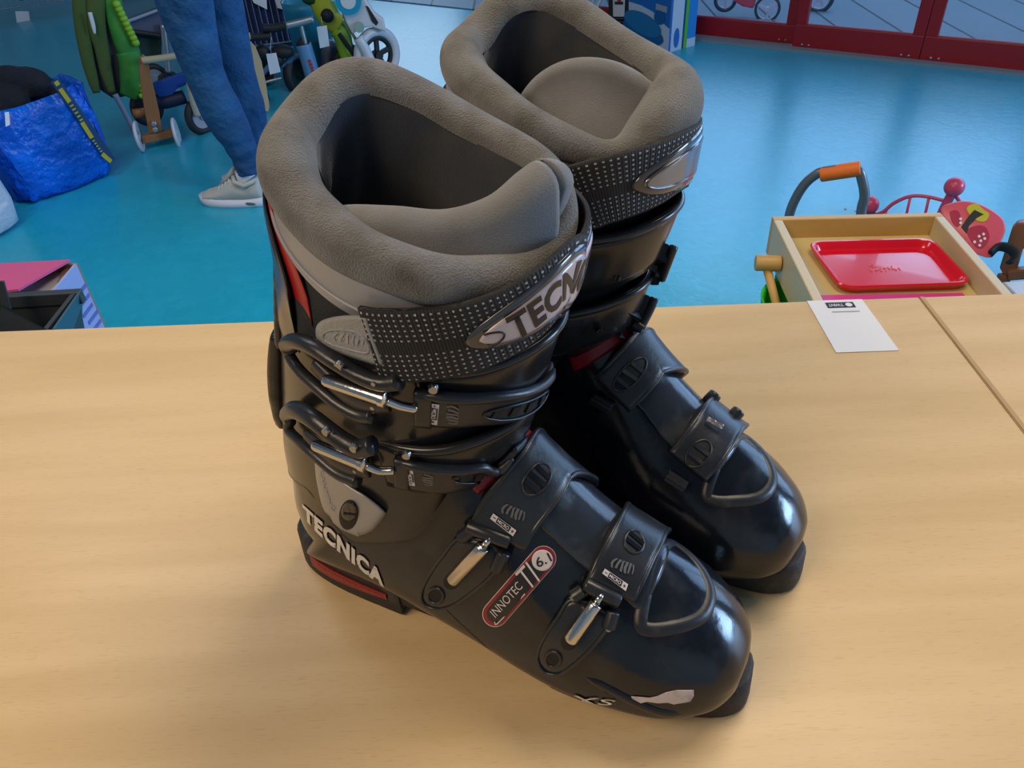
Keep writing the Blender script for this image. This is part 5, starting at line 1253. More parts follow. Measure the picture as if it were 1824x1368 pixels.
def micro_label(B, par, corners, h, which=None):
    fn, fb = B.quad(corners, h, which), B.quad(corners, h-0.0004, which)
    bm = bmesh.new(); sheet_from_fn(bm, fn, fb, 10, 4); lab = finish('micro_label', bm, M_LABEL, par, smooth=False)
    f2 = B.quad(corners, h+0.0003, which)
    bm = flat_poly([(.22, .10), (.78, .10), (.78, .90), (.22, .90)]); put2d(bm, f2, 0.003)
    f3 = B.quad(corners, h+0.0003, which)
    for t, (a, b) in (('-', (.06, .16)), ('+', (.84, .94))):
        q = bmesh.new()
        vs = [q.verts.new(v) for v in ((a, .44, 0), (b, .44, 0), (b, .56, 0), (a, .56, 0))]; q.faces.new(vs)
        if t == '+':
            c = (a+b)/2; vs = [q.verts.new(v) for v in ((c-.012, .25, 0), (c+.012, .25, 0), (c+.012, .75, 0), (c-.012, .75, 0))]; q.faces.new(vs)
        for v in q.verts: v.co = f3(v.co.x, v.co.y)
        me = bpy.data.meshes.new('q'); q.to_mesh(me); q.free(); bm.from_mesh(me); bpy.data.meshes.remove(me)
    finish('label_print', bm, M_DARKPRINT, par, smooth=False)
    f4 = B.quad(corners, h+0.0006, which); t = text2d('MICRO', bold=0.02)
    put2d(t, lambda x, y: f4(.26+.48*x, .24+.52*y), 0.004); finish('micro_lettering', t, M_LABEL, par, smooth=False)
def sub(par): return par

def foot_buckle(B, root, D, up_h=0.0065):
    """D: photo pixel data; band over the instep with lever, threaded barrel and base"""
    K = B.bfoot
    pts = [B.pp(x, y, 0, K) for x, y in D['band']] + [B.w(q) for q in D['over']]
    p = Path(pts, K, 70); L = p.len; hh = up_h
    w = D['w']; bm = bmesh.new()
    hf = lambda t: hh-0.0015*(t > .9)*(t-.9)*10
    slab(bm, p, 0, L, -w, w, hh-0.0034, hh, 60, 14, 0.0018, snap=0.55)
    band = finish('buckle_strap', bm, M_BUCK, root)
    # raised side rails
    for s in (-1, 1):
        bm = bmesh.new(); tube(bm, [p.map(L*i/50, s*(w-.0012), hh-.0012, .55) for i in range(51)], [0.0017*min(1, .3+6*min(i, 50-i)/50) for i in range(51)], 8); finish('strap_rail', bm, M_BUCK, band)
    # slot drawn as a dark oval for its inner shade, with rungs
    a, b = [B.pp(*q, hh, K) for q in D['slot']]; ua, va = find_u(p, a); ub, vb = find_u(p, b); uc, vc = (ua+ub)/2, (va+vb)/2; ru = abs(ub-ua)/2; rv = D.get('rv', .0062)
    bm = bmesh.new(); oval(bm, p, uc, vc, ru, rv, hh-.0005, hh+.0002, 30, 6, 0, snap=.55); finish('strap_slot', bm, M_SLOTSHADE, band)
    bm = bmesh.new(); tube(bm, [p.map(uc+(ru+.0002)*cos(2*pi*i/48), vc+(rv+.0002)*sin(2*pi*i/48), hh+.0001, .55) for i in range(48)], .0008, 8, closed=True); finish('slot_rim', bm, M_BUCK, band)
    for k in range(D['rungs']):
        f = (k+1)/(D['rungs']+1)*2-1; hv = rv*sqrt(1-f*f)*0.93
        bm = bmesh.new(); c0 = p.map(uc+f*ru, vc-hv, hh+.0002, .55); c1 = p.map(uc+f*ru, vc+hv, hh+.0002, .55); bar(bm, c0, c1, .0026, .0016, up=p.fr(uc)[1]); finish('rung', bm, M_PANEL if D.get('shiny') else M_SHELL, band, smooth=False)
    if 'label' in D:
        micro_label(B, band, D['label'], hh+.0012, K); emblem('emblem', B, D['emblem'], hh+.0008, M_GREYPRINT, band, K)
    if 'base' in D:
        bm = bmesh.new(); polysheet(bm, B, smoothpoly(D['base'], 44), -0.001, 0.0050, K); base = finish('lever_base', bm, M_BUCK, root)
        bm = bmesh.new(); pts_ = smoothpoly(D['base'], 44); cx = sum(q[0] for q in pts_)/44; cy = sum(q[1] for q in pts_)/44
        tube(bm, [B.pp(cx+(x-cx)*.955, cy+(y-cy)*.955, .0046, K) for x, y in pts_], .0011, 8, closed=True); finish('base_rim', bm, M_BUCK, base)
        x, y = D['hole']
        bm = bmesh.new(); polysheet(bm, B, circpoly((x, y), 12.5, 24), 0.0048, 0.0056, K); finish('finger_hole', bm, M_SLOTSHADE, base)
        bm = bmesh.new(); tube(bm, [B.pp(qx, qy, .0054, K) for qx, qy in circpoly((x, y), 13.5, 28)], .0010, 8, closed=True); finish('hole_rim', bm, M_BUCK, base)
        (x0, y0), (x1, y1) = D['barrel']; dx, dy = x1-x0, y1-y0; l = sqrt(dx*dx+dy*dy); ex, ey = dx/l, dy/l
        bm = bmesh.new(); polysheet(bm, B, pillpoly((x0-ex*2, y0-ey*2), (x1-ex*4, y1-ey*4), 14), .0048, .0054, K); finish('barrel_recess', bm, M_SLOTSHADE, base)
        A, C_ = B.pp(x0, y0, .0080, K), B.pp(x1, y1, .0095, K); d_ = (C_-A).normalized()
        bm = bmesh.new(); tube(bm, [A, A+d_*.0006, A+d_*.002, C_-d_*.0015, C_-d_*.0004, C_], [.0026, .0036, .0042, .0042, .0039, .0034], 20); finish('barrel', bm, M_CHROME, base, autos=40)
        bm = bmesh.new(); cyl(bm, C_, B.pp(*D['pin'], .0085, K), .0022, .0018); finish('threaded_rod', bm, M_CHROME, base)
        (h0x, h0y), (h1x, h1y) = D['hinge']
        bm = bmesh.new(); cyl(bm, B.pp(h0x, h0y, .006, K), B.pp(h1x, h1y, .006, K), .0042, bev=.001); finish('hinge', bm, M_BUCK, base)
        for (x, y), (tx, ty) in zip(D['rivets'], D['arms']):
            bm = bmesh.new(); pxtube(bm, B, [(x, y), ((x+tx)/2, (y+ty)/2), (tx, ty)], .0060, .0040, 14, K, flat=1.0); finish('lever_arm', bm, M_BUCK, base)
            bm = bmesh.new(); q = B.pp(x, y, .0068, K); ball(bm, q, .0022, s=(1, 1, 1)); finish('rivet', bm, M_RIVET, base)
    if 'mount' in D:
        (x0, y0), (x1, y1) = D['mount']; bm = bmesh.new(); a, b = B.pp(x0, y0, .003, K), B.pp(x1, y1, .003, K)
        nn = K.find_nearest(a)[1]; bar(bm, a, b, .0085, .008, up=nn); mt = finish('strap_anchor', bm, M_BUCK, root, smooth=False, bevel=.0012)
        bm = bmesh.new(); bar(bm, a+nn*.004, b+nn*.004, .0022, .003, up=nn); finish('anchor_ridge', bm, M_BUCK, mt, smooth=False, bevel=.0006)
    if 'lever3d' in D:      # the same lever on the side turned away
        q = Path([B.w(c) for c in D['lever3d']], K, 30); l = q.len
        bm = bmesh.new(); oval(bm, q, l*.45, 0, l*.55, .0125, -.001, .005, 24, 8, .0012); base = finish('lever_base', bm, M_BUCK, root)
        A, C_ = q.map(l*.25, 0, .008), q.map(l*.75, 0, .0095)
        bm = bmesh.new(); cyl(bm, A, C_, .0042, bev=.0008); finish('barrel', bm, M_CHROME, base, autos=40)
        for s in (-1, 1) if not D.get('noarms') else ():
            bm = bmesh.new(); A, C_ = q.map(l*.80, s*.013, .007), q.map(l*1.0, s*.013, .011); cyl(bm, A, C_, .0046, bev=.001); finish('lever_arm', bm, M_BUCK, base)
            bm = bmesh.new(); ball(bm, q.map(l*.9, s*.0175, .008), .0022); finish('rivet', bm, M_RIVET, base)
    return band

def cuff_buckle(B, root, D):
    K = B.bcuff; off = D.get('off', .0055)
    hf = lambda t: .0035+off*t
    pts = [B.pp(x, y, .004, K) for x, y in D['band']]
    p = Path(pts, K, 50); L = p.len; w = D['w']
    s = 1
    bm = bmesh.new(); slab(bm, p, 0, L+.010, lambda t: -w*(1-.28*t**2), lambda t: w*(1-.12*t), lambda t: hf(t)-.001, lambda t: hf(t)+.0024, 50, 10, .0012, snap=.8)
    band = finish('buckle_strap', bm, M_BUCK, root)
    bm = bmesh.new(); tube(bm, [p.map(L*(.02+i/42*1.1), w*(1-.12*i/40)-.0015, hf(i/40)+.0022, .8) for i in range(41)], [.0030*min(1, .4+5*min(i, 40-i)/40) for i in range(41)], 10); finish('strap_rail', bm, M_BUCK, band)
    bm = bmesh.new(); slab(bm, p, -.0005, .0075, -w*.98, w*1.02, .003, hf(0)+.0044, 8, 8, .0012, .8); finish('strap_end_block', bm, M_BUCK, band)
    # slot rim; holes are dark patches painted for their inner shade
    (x0, y0), (x1, y1) = D['slot']; ua, va = find_u(p, B.pp(x0, y0, hf(.6), K)); ub, vb = find_u(p, B.pp(x1, y1, hf(1), K))
    bm = bmesh.new(); n = 44; ring_ = []
    for i in range(n):
        q = 2*pi*i/n; t = (cos(q)+1)/2; u = ua+(ub-ua)*t; v = va+(vb-va)*t+.0052*sin(q); ring_.append(p.map(u, v, hf(u/L)+.0026, .8))
    tube(bm, ring_, .0007, 8, closed=True); finish('slot_rim', bm, M_BUCK, band)
    for k in range(4):
        t = (k+.7)/4.4; u = ua+(ub-ua)*t; v = va+(vb-va)*t
        bm = bmesh.new(); slab(bm, p, u-.0024, u+.0024, v-.0028, v+.0030, hf(u/L)+.0020, hf(u/L)+.0028, 4, 3, 0, .8); finish('strap_hole', bm, M_SLOTSHADE, band, smooth=False)
    micro_label(B, band, D['label'], hf(.1)+.0030, K); emblem('emblem', B, D['emblem'], hf(.25)+.0030, M_GREYPRINT, band, K)
    # lever
    bm = bmesh.new(); pxtube(bm, B, D['upper'], .010, lambda t: .0052*min(1, .75+2*t), 50, K, 14, flat=.8); lev = finish('buckle_lever', bm, M_BUCK, root)
    bm = bmesh.new(); pxtube(bm, B, D['lower'], .0075, lambda t: .0030+.0008*t, 50, K, 12); finish('lever_loop', bm, M_BUCK, lev)
    bm = bmesh.new(); pxtube(bm, B, D['plate'], .0062, lambda t: .0075*(1-.35*abs(2*t-1)), 30, K, 12, flat=.45); finish('lever_plate', bm, M_BUCK, lev)
    (x0, y0), (x1, y1) = D['barrel']; A, C_ = B.pp(x0, y0, .0115, K), B.pp(x1, y1, .0125, K)
    bm = bmesh.new(); d_ = (C_-A).normalized(); tube(bm, [A, A+d_*.0006, A+d_*.0025, C_-d_*.0032, C_-d_*.003, C_-d_*.0003, C_], [.0020, .0028, .0033, .0036, .0041, .0041, .0036], 20); finish('barrel', bm, M_CHROME, lev, autos=40)
    bm = bmesh.new(); pxtube(bm, B, D['rod'], lambda t: .0115-.003*t, .0023, 14, K, 14); finish('threaded_rod', bm, M_CHROME, lev)
    for i, (x, y) in enumerate(D['rivets']):
        bm = bmesh.new(); hq = .0150 if i < 2 else .009; bolt(bm, B, x, y, .0026, hq-.003, hq-.0006, K); bolt(bm, B, x, y, .0014, hq-.001, hq-.0001, K); finish('rivet', bm, M_RIVET, lev, autos=30)
    return band

def power_strap(B, root, px, over, w, plate_u, tip_px, mt, letters=False, start=None):
    K = B.bcuff
    pts = [B.w(q) for q in (start or [])]+[B.pp(x, y, .004, K) for x, y in px]+[B.w(q) for q in over]
    p = Path(pts, K, 120, snap=False); L = p.len
    bm = bmesh.new(); uvd = {}
    slab(bm, p, 0, L, -w, w, .0030, .0060, 150, 16, .0009, snap=0.0, uv=uvd)
    bm.verts.index_update(); 
    lay = bm.loops.layers.uv.new('UVMap')
    for f in bm.faces:
        for l in f.loops:
            q = uvd.get(l.vert); l[lay].uv = q if q else (0, 0)
    st = finish('power_strap', bm, M_STRAP, root)
    # pointed plate with clear rim
    ut, vt = find_u(p, B.pp(*tip_px, .004, K)); U = plate_u
    g = lambda t, r: r*(1-(abs(2*t-1))**2.2)**.62 if 0 < t < 1 else 0.0002
    for nm, m_, r, e, h0, h1 in (('plate_rim', M_CLEARRIM, .0165, 0, .0055, .0074), ('strap_plate', mt, .0122, .0055, .0072, .0084)):
        bm = bmesh.new(); slab(bm, p, ut+e, ut+U-e, lambda t: -g(t, r)-.0005, lambda t: g(t, r)-.0005, h0, h1, 60, 10, .0012, snap=0.0); finish(nm, bm, m_, st)
    if letters:
        t = text2d('TECNICA', bold=.035, spacing=1.05)
        put2d(t, lambda x, y: p.map(ut+U*.15+U*.52*x, -.0085+.0165*y+.002*sin(pi*x), .0087, 0.0), .004); finish('plate_lettering', t, M_DARKPRINT, st, smooth=False)
        bm = bmesh.new(); tube(bm, [p.map(ut+U*(.055+.075*abs(cos(q)))+.004*0, .0042*sin(q)-.001, .0085, 0) for q in [radians(a) for a in range(100, 261, 8)]], .0005, 6); finish('plate_swoosh', bm, M_DARKPRINT, st)
    else:
        bm = bmesh.new(); tube(bm, [p.map(ut+U*(.06+.40*(1-cos(q))), .0100*sin(q), .0084, 0) for q in [radians(a) for a in range(-75, 76, 6)]], .0007, 6); finish('plate_swoosh', bm, M_CLEARRIM, st)
    return st, p

# ================================================================ right boot (nearer the camera)
def right_boot():
    B = Boot((-0.156738, 0.3976, 0), -26.9, 1)
    root = thing('ski_boot', B.w((.16, 0, 0)), 'scuffed black ski boot at the front, its buckle levers and grey plate facing out', 'ski boot', 'pair of ski boots on the table')
    build_shell(B, root)
    F1 = flap(B, root, 'cuff_flap', [(.150, -.050, .222), (.178, -.040, .222), (.197, -.014, .226), (.198, .014, .226), (.180, .040, .224), (.150, .053, .224)], .034, .0075)
    F2 = flap(B, root, 'cuff_flap', [(.120, -.052, .168), (.155, -.044, .170), (.178, -.014, .176), (.178, .014, .176), (.160, .040, .172), (.130, .053, .170)], .034, .0075)
    rim = [(.068, 0, .322), (.078, -.021, .320), (.097, -.038, .308), (.125, -.049, .298), (.150, -.049, .291), (.170, -.042, .286), (.187, -.029, .283), (.196, -.010, .281), (.199, .010, .287), (.195, .026, .297), (.180, .038, .306), (.139, .050, .314), (.112, .051, .325), (.085, .043, .334), (.071, .022, .333)]
    rad = [.0135, .0135, .0125, .0120, .0118, .0115, .0100, .0075, .0070, .0075, .0085, .0105, .0120, .0135, .0140]
    crest = [(.098, -.034, .296), (.112, -.035, .307), (.139, -.031, .309), (.160, -.023, .307), (.177, -.012, .311), (.188, 0, .319), (.193, .012, .321), (.189, .024, .314), (.176, .034, .302), (.155, .040, .285)]
    feet = [(.100, -.040, .262), (.118, -.042, .258), (.145, -.042, .254), (.165, -.036, .252), (.182, -.023, .254), (.190, -.006, .256), (.191, .010, .258), (.187, .024, .258), (.176, .034, .255), (.158, .040, .25)]
    liner, C, OD = build_liner(B, root, rim, rad, crest, feet, .0105, wrinkle=1.0, seed=3)
    rear_parts(B, root, liner)
    power_strap(B, root, [(668, 604), (700, 607), (760, 604), (830, 592), (900, 563), (955, 525), (992, 488)],
                [(.204, .004, .272), (.199, .026, .276), (.176, .045, .278), (.140, .0545, .276), (.100, .0545, .270)], .0195, .118, (822, 585), M_PLATE, letters=True)
    K = B.bcuff
    bm = bmesh.new(); polysheet(bm, B, smoothpoly([(562, 590), (566, 577), (580, 568), (610, 562), (650, 563), (656, 578), (670, 615), (684, 652), (650, 645), (612, 632), (580, 618), (565, 604)], 48), .0035, .0095, K)
    tab = finish('strap_tab', bm, M_TAB, root); tab['label'] = 'grey moulded rubber pull tab'
    bm = bmesh.new(); pxtube(bm, B, [(650, 566), (662, 600), (680, 648)], .0095, .0011, 20, K, 8); finish('tab_edge', bm, M_TAB, tab)
    bm = bmesh.new(); pxtube(bm, B, smoothpoly([(575, 598), (590, 588), (630, 590), (652, 606), (655, 628), (620, 622), (588, 612)], 30), .0094, .0006, 60, K, 8, closed=True); finish('tab_outline', bm, M_SATIN, tab)
    emblem('tab_emblem', B, [(588, 592), (648, 598), (648, 620), (590, 606)], .0098, M_SATIN, tab, K)
    for nm, px_ in (('stray_hair', [(488, 262), (498, 240), (512, 228)]), ('stray_hair', [(552, 272), (575, 266), (600, 270), (618, 282)])):
        P_ = []
        lt = BVHTree.FromPolygons([liner.matrix_world @ v.co + ORG for v in liner.data.vertices], [tuple(p.vertices) for p in liner.data.polygons])
        for x, y in px_:
            loc, nn, _, _ = lt.ray_cast(CAMP, ray(x, y)); P_.append(loc-ray(x, y)*.0015 if loc else None)
        P_ = [q for q in P_ if q is not None]
        if len(P_) > 2: bm = bmesh.new(); tube(bm, crom(P_, 20), .00018, 5); finish(nm, bm, M_LABEL, liner)
    # cuff buckles
    cuff_buckle(B, root, dict(band=[(740, 724), (800, 728), (870, 722), (930, 706), (968, 690)], w=.0120, slot=[(862, 736), (966, 697)],
        label=[(782.6, 721), (778.6, 757.3), (762.3, 754.8), (766.3, 718.6)], emblem=[(818, 724), (816, 757), (794, 755), (796, 722)],
        upper=[(517, 628), (515, 614), (530, 608), (560, 619), (600, 645), (640, 668), (680, 682), (712, 680)],
        lower=[(516, 616), (516, 634), (535, 662), (570, 694), (605, 722), (640, 740), (664, 742)], plate=[(560, 650), (600, 688), (650, 718), (690, 720)],
        barrel=[(577, 676), (689, 713)], rod=[(689, 713), (712, 722), (742, 728)], rivets=[(607, 650), (666, 683), (664, 726), (772, 690)]))
    cuff_buckle(B, root, dict(band=[(706, 838), (760, 847), (830, 843), (880, 828), (914, 812)], w=.0112, slot=[(806, 852), (908, 816)],
        label=[(735.6, 839.3), (739.3, 866), (725.5, 863.8), (721.8, 837.1)], emblem=[(772, 841), (771, 866), (752, 864), (753, 839)],
        upper=[(518, 752), (511, 738), (526, 730), (556, 745), (590, 771), (618, 790), (640, 799), (664, 793)],
        lower=[(513, 742), (516, 768), (540, 792), (566, 814), (602, 843), (638, 858)], plate=[(545, 775), (580, 806), (620, 832), (655, 838)],
        barrel=[(559, 792), (652, 829)], rod=[(652, 829), (676, 838), (702, 838)], rivets=[(583.6, 767), (632.7, 796), (632.7, 839), (725, 808)]))
    # foot buckles
    foot_buckle(B, root, dict(band=[(889, 951), (908, 912), (932, 878), (960, 840), (978, 815)], over=[(.199, .034, .128), (.195, .046, .106)], w=.0170, slot=[(937, 880), (979, 824)], rungs=3,
        label=[(878.6, 914.4), (920, 945), (913.7, 955.4), (873, 924)], emblem=[(896, 895), (936.5, 911), (933, 932.6), (891, 912.6)],
        base=[(748, 1055), (752, 1078), (775, 1088), (805, 1082), (845, 1055), (885, 1018), (893, 990), (875, 965), (820, 955), (790, 985), (765, 1020)], hole=(776, 1061),
        barrel=[(805, 1035), (862, 973)], pin=(873, 958), hinge=[(832, 936), (908, 966)], rivets=[(822, 957), (884, 1014)], arms=[(844, 942), (898, 984)]))
    foot_buckle(B, root, dict(band=[(1085, 1051), (1103, 1008), (1122, 970), (1137, 946)], over=[(.2465, .034, .096), (.244, .046, .076)], w=.0150, slot=[(1122, 980), (1144, 944)], rungs=2, rv=.0058,
        label=[(1077.5, 1012.6), (1119, 1040.7), (1114.7, 1053), (1072.6, 1021.4)], emblem=[(1091, 991.6), (1131, 1005.6), (1127.7, 1028), (1085.6, 1009)],
        base=[(954, 1174), (968, 1199), (993, 1204), (1021, 1187), (1060, 1150), (1086, 1114), (1078, 1086), (1021, 1064), (993, 1097), (965, 1139)], hole=(985, 1174),
        barrel=[(1014, 1143), (1062, 1074)], pin=(1073, 1057), hinge=[(1040, 1040), (1104, 1072)], rivets=[(1021, 1064), (1084, 1119)], arms=[(1038, 1052), (1092, 1090)]))
    # pivot plate on the ankle
    poly = [(562, 823), (572, 825), (619, 862), (654, 884), (684, 909), (684, 920), (664, 944), (642, 954), (636, 955), (602, 939), (577, 909), (565, 864), (561, 832)]
    bm = bmesh.new(); polysheet(bm, B, smoothpoly(poly, 60), .0, .0034, K); pv = finish('pivot_plate', bm, M_SILVER, root); pv['label'] = 'grey ankle plate with a dark pivot screw'
    bm = bmesh.new(); polysheet(bm, B, circpoly((621, 917), 17, 28, 27, radians(8)), .0030, .0040, K); finish('pivot_recess', bm, M_SLOTSHADE, pv)
    bm = bmesh.new(); polysheet(bm, B, circpoly((622, 911), 14, 28, 17, radians(8)), .0034, .0050, K); finish('pivot_screw', bm, M_CUFF, pv)
    bm = bmesh.new(); polysheet(bm, B, [(611, 914), (634, 916), (634, 919), (611, 917)], .0049, .0054, K); finish('screw_slot', bm, M_SLOTSHADE, pv)
    t = text2d('CANTING', bold=0.0); fn = curved_quad(B, [(569, 838), (577, 880), (592, 912)], [(575, 836), (583, 878), (598, 908)], .0038, K); put2d(t, fn, .004); finish('plate_lettering', t, M_SATIN, pv, smooth=False)
    # heel lettering
    FT = B.bfoot
    t = text2d('TECNICA', bold=.055, spacing=1.12); fn = curved_quad(B, [(541, 923), (572, 957), (610, 989), (645, 1018), (684, 1047)], [(538, 897), (571, 927), (607, 957), (645, 990), (682, 1020)], .0008, FT); put2d(t, fn, .003)
    finish('heel_lettering', t, M_WHITE, root, smooth=False)
    # red strip on the heel sole is added in sole_strip()
    # badge
    def ps(name, poly, h0, h1, m_, par): 
        bm = bmesh.new(); polysheet(bm, B, poly, h0, h1, FT); return finish(name, bm, m_, par, smooth=False)
    bd = ps('badge', pillpoly((882, 1094), (968, 995), 23), 0, .0009, M_LABEL, root); bd['label'] = 'black and red pill shaped badge'
    ps('badge_ring', pillpoly((882, 1094), (968, 995), 21.8), .0006, .0012, M_REDPRINT, bd)
    ps('badge_field', pillpoly((884, 1093), (966, 998), 17.0), .0009, .0015, M_DARKPRINT, bd)
    ps('badge_disc', circpoly((966, 998), 19), .0012, .0018, M_LABEL, bd)
    t = text2d('6.1', bold=.01); put2d(t, B.quad([(952, 995), (976, 984), (984, 999), (958, 1012)], .0021, FT), .003); finish('badge_number', t, M_DARKPRINT, bd, smooth=False)
    t = text2d('INNOTEC'); put2d(t, B.quad([(872, 1089), (921, 1035), (932, 1046), (883, 1101)], .0018, FT), .003); finish('badge_lettering', t, M_LABEL, bd, smooth=False)
    t = text2d('TI', bold=-.0); put2d(t, B.quad([(917, 1022), (938, 1000), (962, 1034), (942, 1053)], .0019, FT), .003); finish('badge_title', t, M_LABEL, bd, smooth=False)
    bm = bmesh.new(); pxtube(bm, B, [(881, 1108), (888, 1109), (935, 1058)], .0017, .0004, 30, FT, 6); finish('badge_line', bm, M_LABEL, bd)
    # marks near the toe
    t = text2d('XS', bold=.0, shear=.4); put2d(t, B.quad([(1000, 1236), (1096, 1248), (1102, 1258), (1018, 1252)], .0008, FT), .003); finish('size_print', t, M_WHITE, root, smooth=False)
    st = ps('sticker_scrap', [(1186, 1233), (1205, 1229), (1236, 1229), (1236, 1240), (1230, 1250), (1200, 1255), (1190, 1252), (1172, 1253), (1150, 1250), (1128, 1256), (1116, 1248), (1125, 1240), (1150, 1244), (1170, 1240)], 0, .0006, M_STICKER, root)
    st['label'] = 'torn remains of a white sticker'
    # red insert at the throat
    p = Path([B.w(q) for q in ((.166, -.040, .150), (.175, -.031, .158), (.182, -.017, .163), (.185, 0, .165), (.182, .017, .163), (.172, .034, .155))], FT, 50)
    bm = bmesh.new(); slab(bm, p, 0, p.len, -.0045, .0045, -.0005, .0016, 40, 6, .001); finish('red_insert', bm, M_RED, root)
    # red strip with words on the heel block
    def hp(x, y, o=.0): return B.w((x, y, o))
    def hy(x): c = max(0, min(1, (.098-x)/.102))**(1/.62); return -.0345*sqrt(max(0, 1-c*c))**.75
    xs = [.020+.068*i/24 for i in range(25)]; zt = lambda i: .0235-.003*i/24; zl = lambda i: .0115+.0035*(i/24)**2
    top = [B.w((x, hy(x)-.0007, zt(i))) for i, x in enumerate(xs)]; bot = [B.w((x, hy(x)-.0007, zl(i))) for i, x in enumerate(xs)]
    in1 = [B.w((x, hy(x)+.002, zt(i)-.001)) for i, x in enumerate(xs)]; in2 = [B.w((x, hy(x)+.002, zl(i)+.001)) for i, x in enumerate(xs)]
    bm = bmesh.new(); grid_mesh(bm, [top, bot, in2, in1], closed_u=True); hstrip = finish('heel_strip', bm, M_REDPRINT, root, smooth=False)
    t = text2d('AntiVibration System')
    for v in t.verts: x = .026+.058*v.co.x; v.co = B.w((x, hy(x)-.0011, .0150+.0055*v.co.y))
    finish('strip_lettering', t, mat('red_letters', (.42, .05, .03), .5), hstrip, smooth=False)
    return B, root

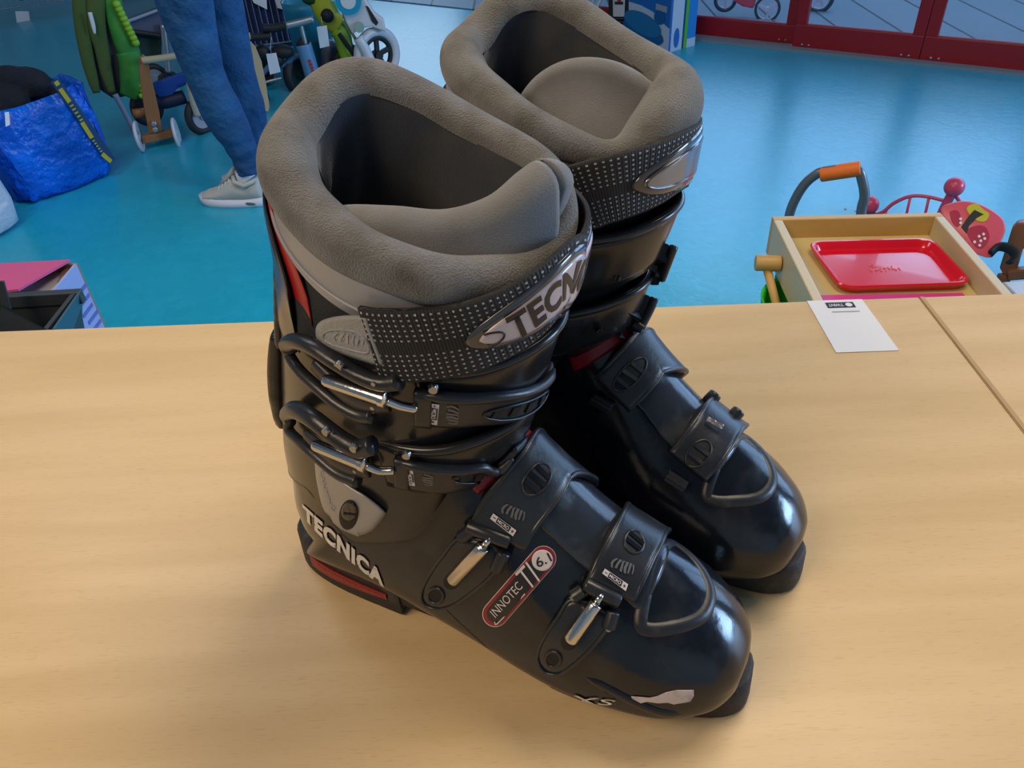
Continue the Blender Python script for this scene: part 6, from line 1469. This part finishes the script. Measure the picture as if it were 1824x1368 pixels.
def left_boot():
    B = Boot((-0.066, 0.531, 0), -37.8, -1)
    root = thing('ski_boot', B.w((.16, 0, 0)), 'scuffed black ski boot standing behind the other, its strap catches facing out', 'ski boot', 'pair of ski boots on the table')
    build_shell(B, root)
    F1 = flap(B, root, 'cuff_flap', [(.135, .053, .224), (.172, .044, .226), (.197, .014, .232), (.198, -.014, .232), (.176, -.042, .228), (.140, -.053, .222)], .040, .0105)
    F2 = flap(B, root, 'cuff_flap', [(.120, .053, .170), (.155, .043, .172), (.180, .014, .180), (.180, -.014, .180), (.155, -.043, .174), (.120, -.053, .168)], .038, .0095)
    rim = [(.068, 0, .325), (.077, -.021, .327), (.096, -.037, .320), (.125, -.047, .312), (.150, -.047, .304), (.171, -.040, .296), (.186, -.029, .290), (.194, -.010, .299), (.197, .010, .305), (.192, .026, .309), (.181, .038, .313), (.145, .050, .322), (.115, .051, .333), (.088, .043, .343), (.072, .022, .340)]
    rim = [(x, -y, z) for x, y, z in rim]
    rad = [.0130, .0125, .0120, .0115, .0108, .0090, .0085, .0155, .0165, .0145, .0115, .0110, .0125, .0135, .0135]
    crest = [(.104, -.022, .285), (.108, -.014, .300), (.118, -.006, .316), (.132, 0, .325), (.148, .004, .328), (.165, .008, .326), (.180, .014, .318), (.187, .024, .306), (.180, .034, .29)]
    feet = [(.112, -.042, .270), (.125, -.043, .270), (.145, -.043, .268), (.160, -.040, .268), (.172, -.034, .268), (.184, -.022, .268), (.191, -.006, .268), (.193, .012, .265), (.188, .030, .26)]
    crest = [(x, -y, z) for x, y, z in crest]; feet = [(x, -y, z) for x, y, z in feet]
    liner, C, OD = build_liner(B, root, rim, rad, crest, feet, .008, wrinkle=.5, seed=9)
    rear_parts(B, root, liner)
    power_strap(B, root, [], [(.168, .0525, .274), (.185, .045, .279), (.197, .033, .282), (.204, .017, .283), (.206, 0, .283), (.203, -.018, .280), (.195, -.034, .274), (.172, -.048, .266), (.130, -.0545, .258), (.095, -.0545, .252)], .0195, .118, (1113, 293), M_CHROMEPLATE,
                start=[(.100, .0545, .275), (.125, .0545, .274)])
    K = B.bcuff
    # anchors of the two cuff buckles and the small pin holes
    for poly, bl, hole in (([(1130, 497), (1136, 478), (1160, 446), (1176, 430), (1194, 438), (1197, 452), (1188, 478), (1174, 496), (1158, 494), (1146, 502)], (1153, 481), (1100, 496)),
                           ([(1094, 592), (1102, 566), (1120, 530), (1130, 518), (1143, 526), (1143, 545), (1136, 566), (1126, 582), (1112, 580), (1104, 592)], (1113, 570), (1068, 590))):
        bm = bmesh.new(); polysheet(bm, B, poly, .008, .0160, K); an = finish('buckle_bracket', bm, M_BUCK, root, autos=40)
        bm = bmesh.new(); x, y = bl; bolt(bm, B, x, y, .0040, .012, .0185, K); finish('bolt', bm, M_BUCK, an, autos=30)
        bm = bmesh.new(); mx_ = ((poly[3][0]+poly[7][0])/2+4, (poly[3][1]+poly[7][1])/2)
        pxtube(bm, B, [poly[3], poly[5], poly[7]], .0165, .0030, 16, K, 8); finish('bracket_ridge', bm, M_BUCK, an)
        bm = bmesh.new(); polysheet(bm, B, circpoly(hole, 7, 20, 6), .0075, .0090, K); finish('pin_hole', bm, M_SLOTSHADE, root)
    foot_buckle(B, root, dict(band=[(1090, 700), (1110, 680), (1130, 655), (1150, 632)], over=[(.197, -.028, .122), (.184, -.042, .095)], w=.0165, slot=[(1093, 694), (1151, 638)], rungs=3, rv=.0058, shiny=True,
        mount=[(1056, 708), (1090, 728)], lever3d=[(.172, -.050, .045), (.178, -.0495, .065), (.186, -.046, .088)]), .0085)
    foot_buckle(B, root, dict(band=[(1222, 832), (1243, 806), (1262, 778), (1275, 758)], over=[(.2475, -.032, .096), (.242, -.044, .078)], w=.0155, slot=[(1225, 829), (1262, 787)], rungs=2, rv=.0062, shiny=True,
        mount=[(1188, 846), (1222, 868)], lever3d=[(.232, -.052, .045), (.240, -.050, .062), (.247, -.045, .082)], noarms=1), .0080)
    FT = B.bfoot
    bm = bmesh.new(); sheet_from_fn(bm, B.quad([(1262, 742), (1290, 757), (1286, 764), (1258, 749)], .0092, FT), B.quad([(1262, 742), (1290, 757), (1286, 764), (1258, 749)], .0088, FT)); finish('micro_label', bm, M_LABEL, root, smooth=False)
    # two black lever knobs that rise over the top
    for x, y, h in ((1256, 716, .012), (1295, 752, .012)):
        bm = bmesh.new(); a = B.w((.2335 if x < 1270 else .2515, -.026, .103 if x < 1270 else .096)); cyl(bm, a, a+B.d*.003+B.n*.008+Vector((0, 0, .005)), .0048, bev=.0015); finish('lever_arm', bm, M_BUCK, root)
    # red insert at the throat
    p = Path([B.w(q) for q in ((.160, .043, .146), (.171, .034, .154), (.180, .018, .161), (.184, 0, .164), (.180, -.018, .160), (.170, -.034, .152))], FT, 50)
    bm = bmesh.new(); slab(bm, p, 0, p.len, -.0055, .0055, -.0005, .0018, 40, 8, .002); finish('red_insert', bm, M_RED, root)
    # cuff levers on the side turned away
    for x0, z0 in ((.06, .205), (.045, .155)):
        p = Path([B.w((x0, -.048, z0)), B.w((x0+.04, -.053, z0+.004)), B.w((x0+.075, -.052, z0+.008))], K, 30)
        bm = bmesh.new(); tube(bm, [p.map(p.len*i/20, .006, .010) for i in range(21)], .0048, 10); lv = finish('buckle_lever', bm, M_BUCK, root)
        bm = bmesh.new(); cyl(bm, p.map(p.len*.4, -.002, .010), p.map(p.len*.9, -.002, .011), .0036); finish('barrel', bm, M_CHROME, lv)
    return B, root
right_boot(); left_boot()
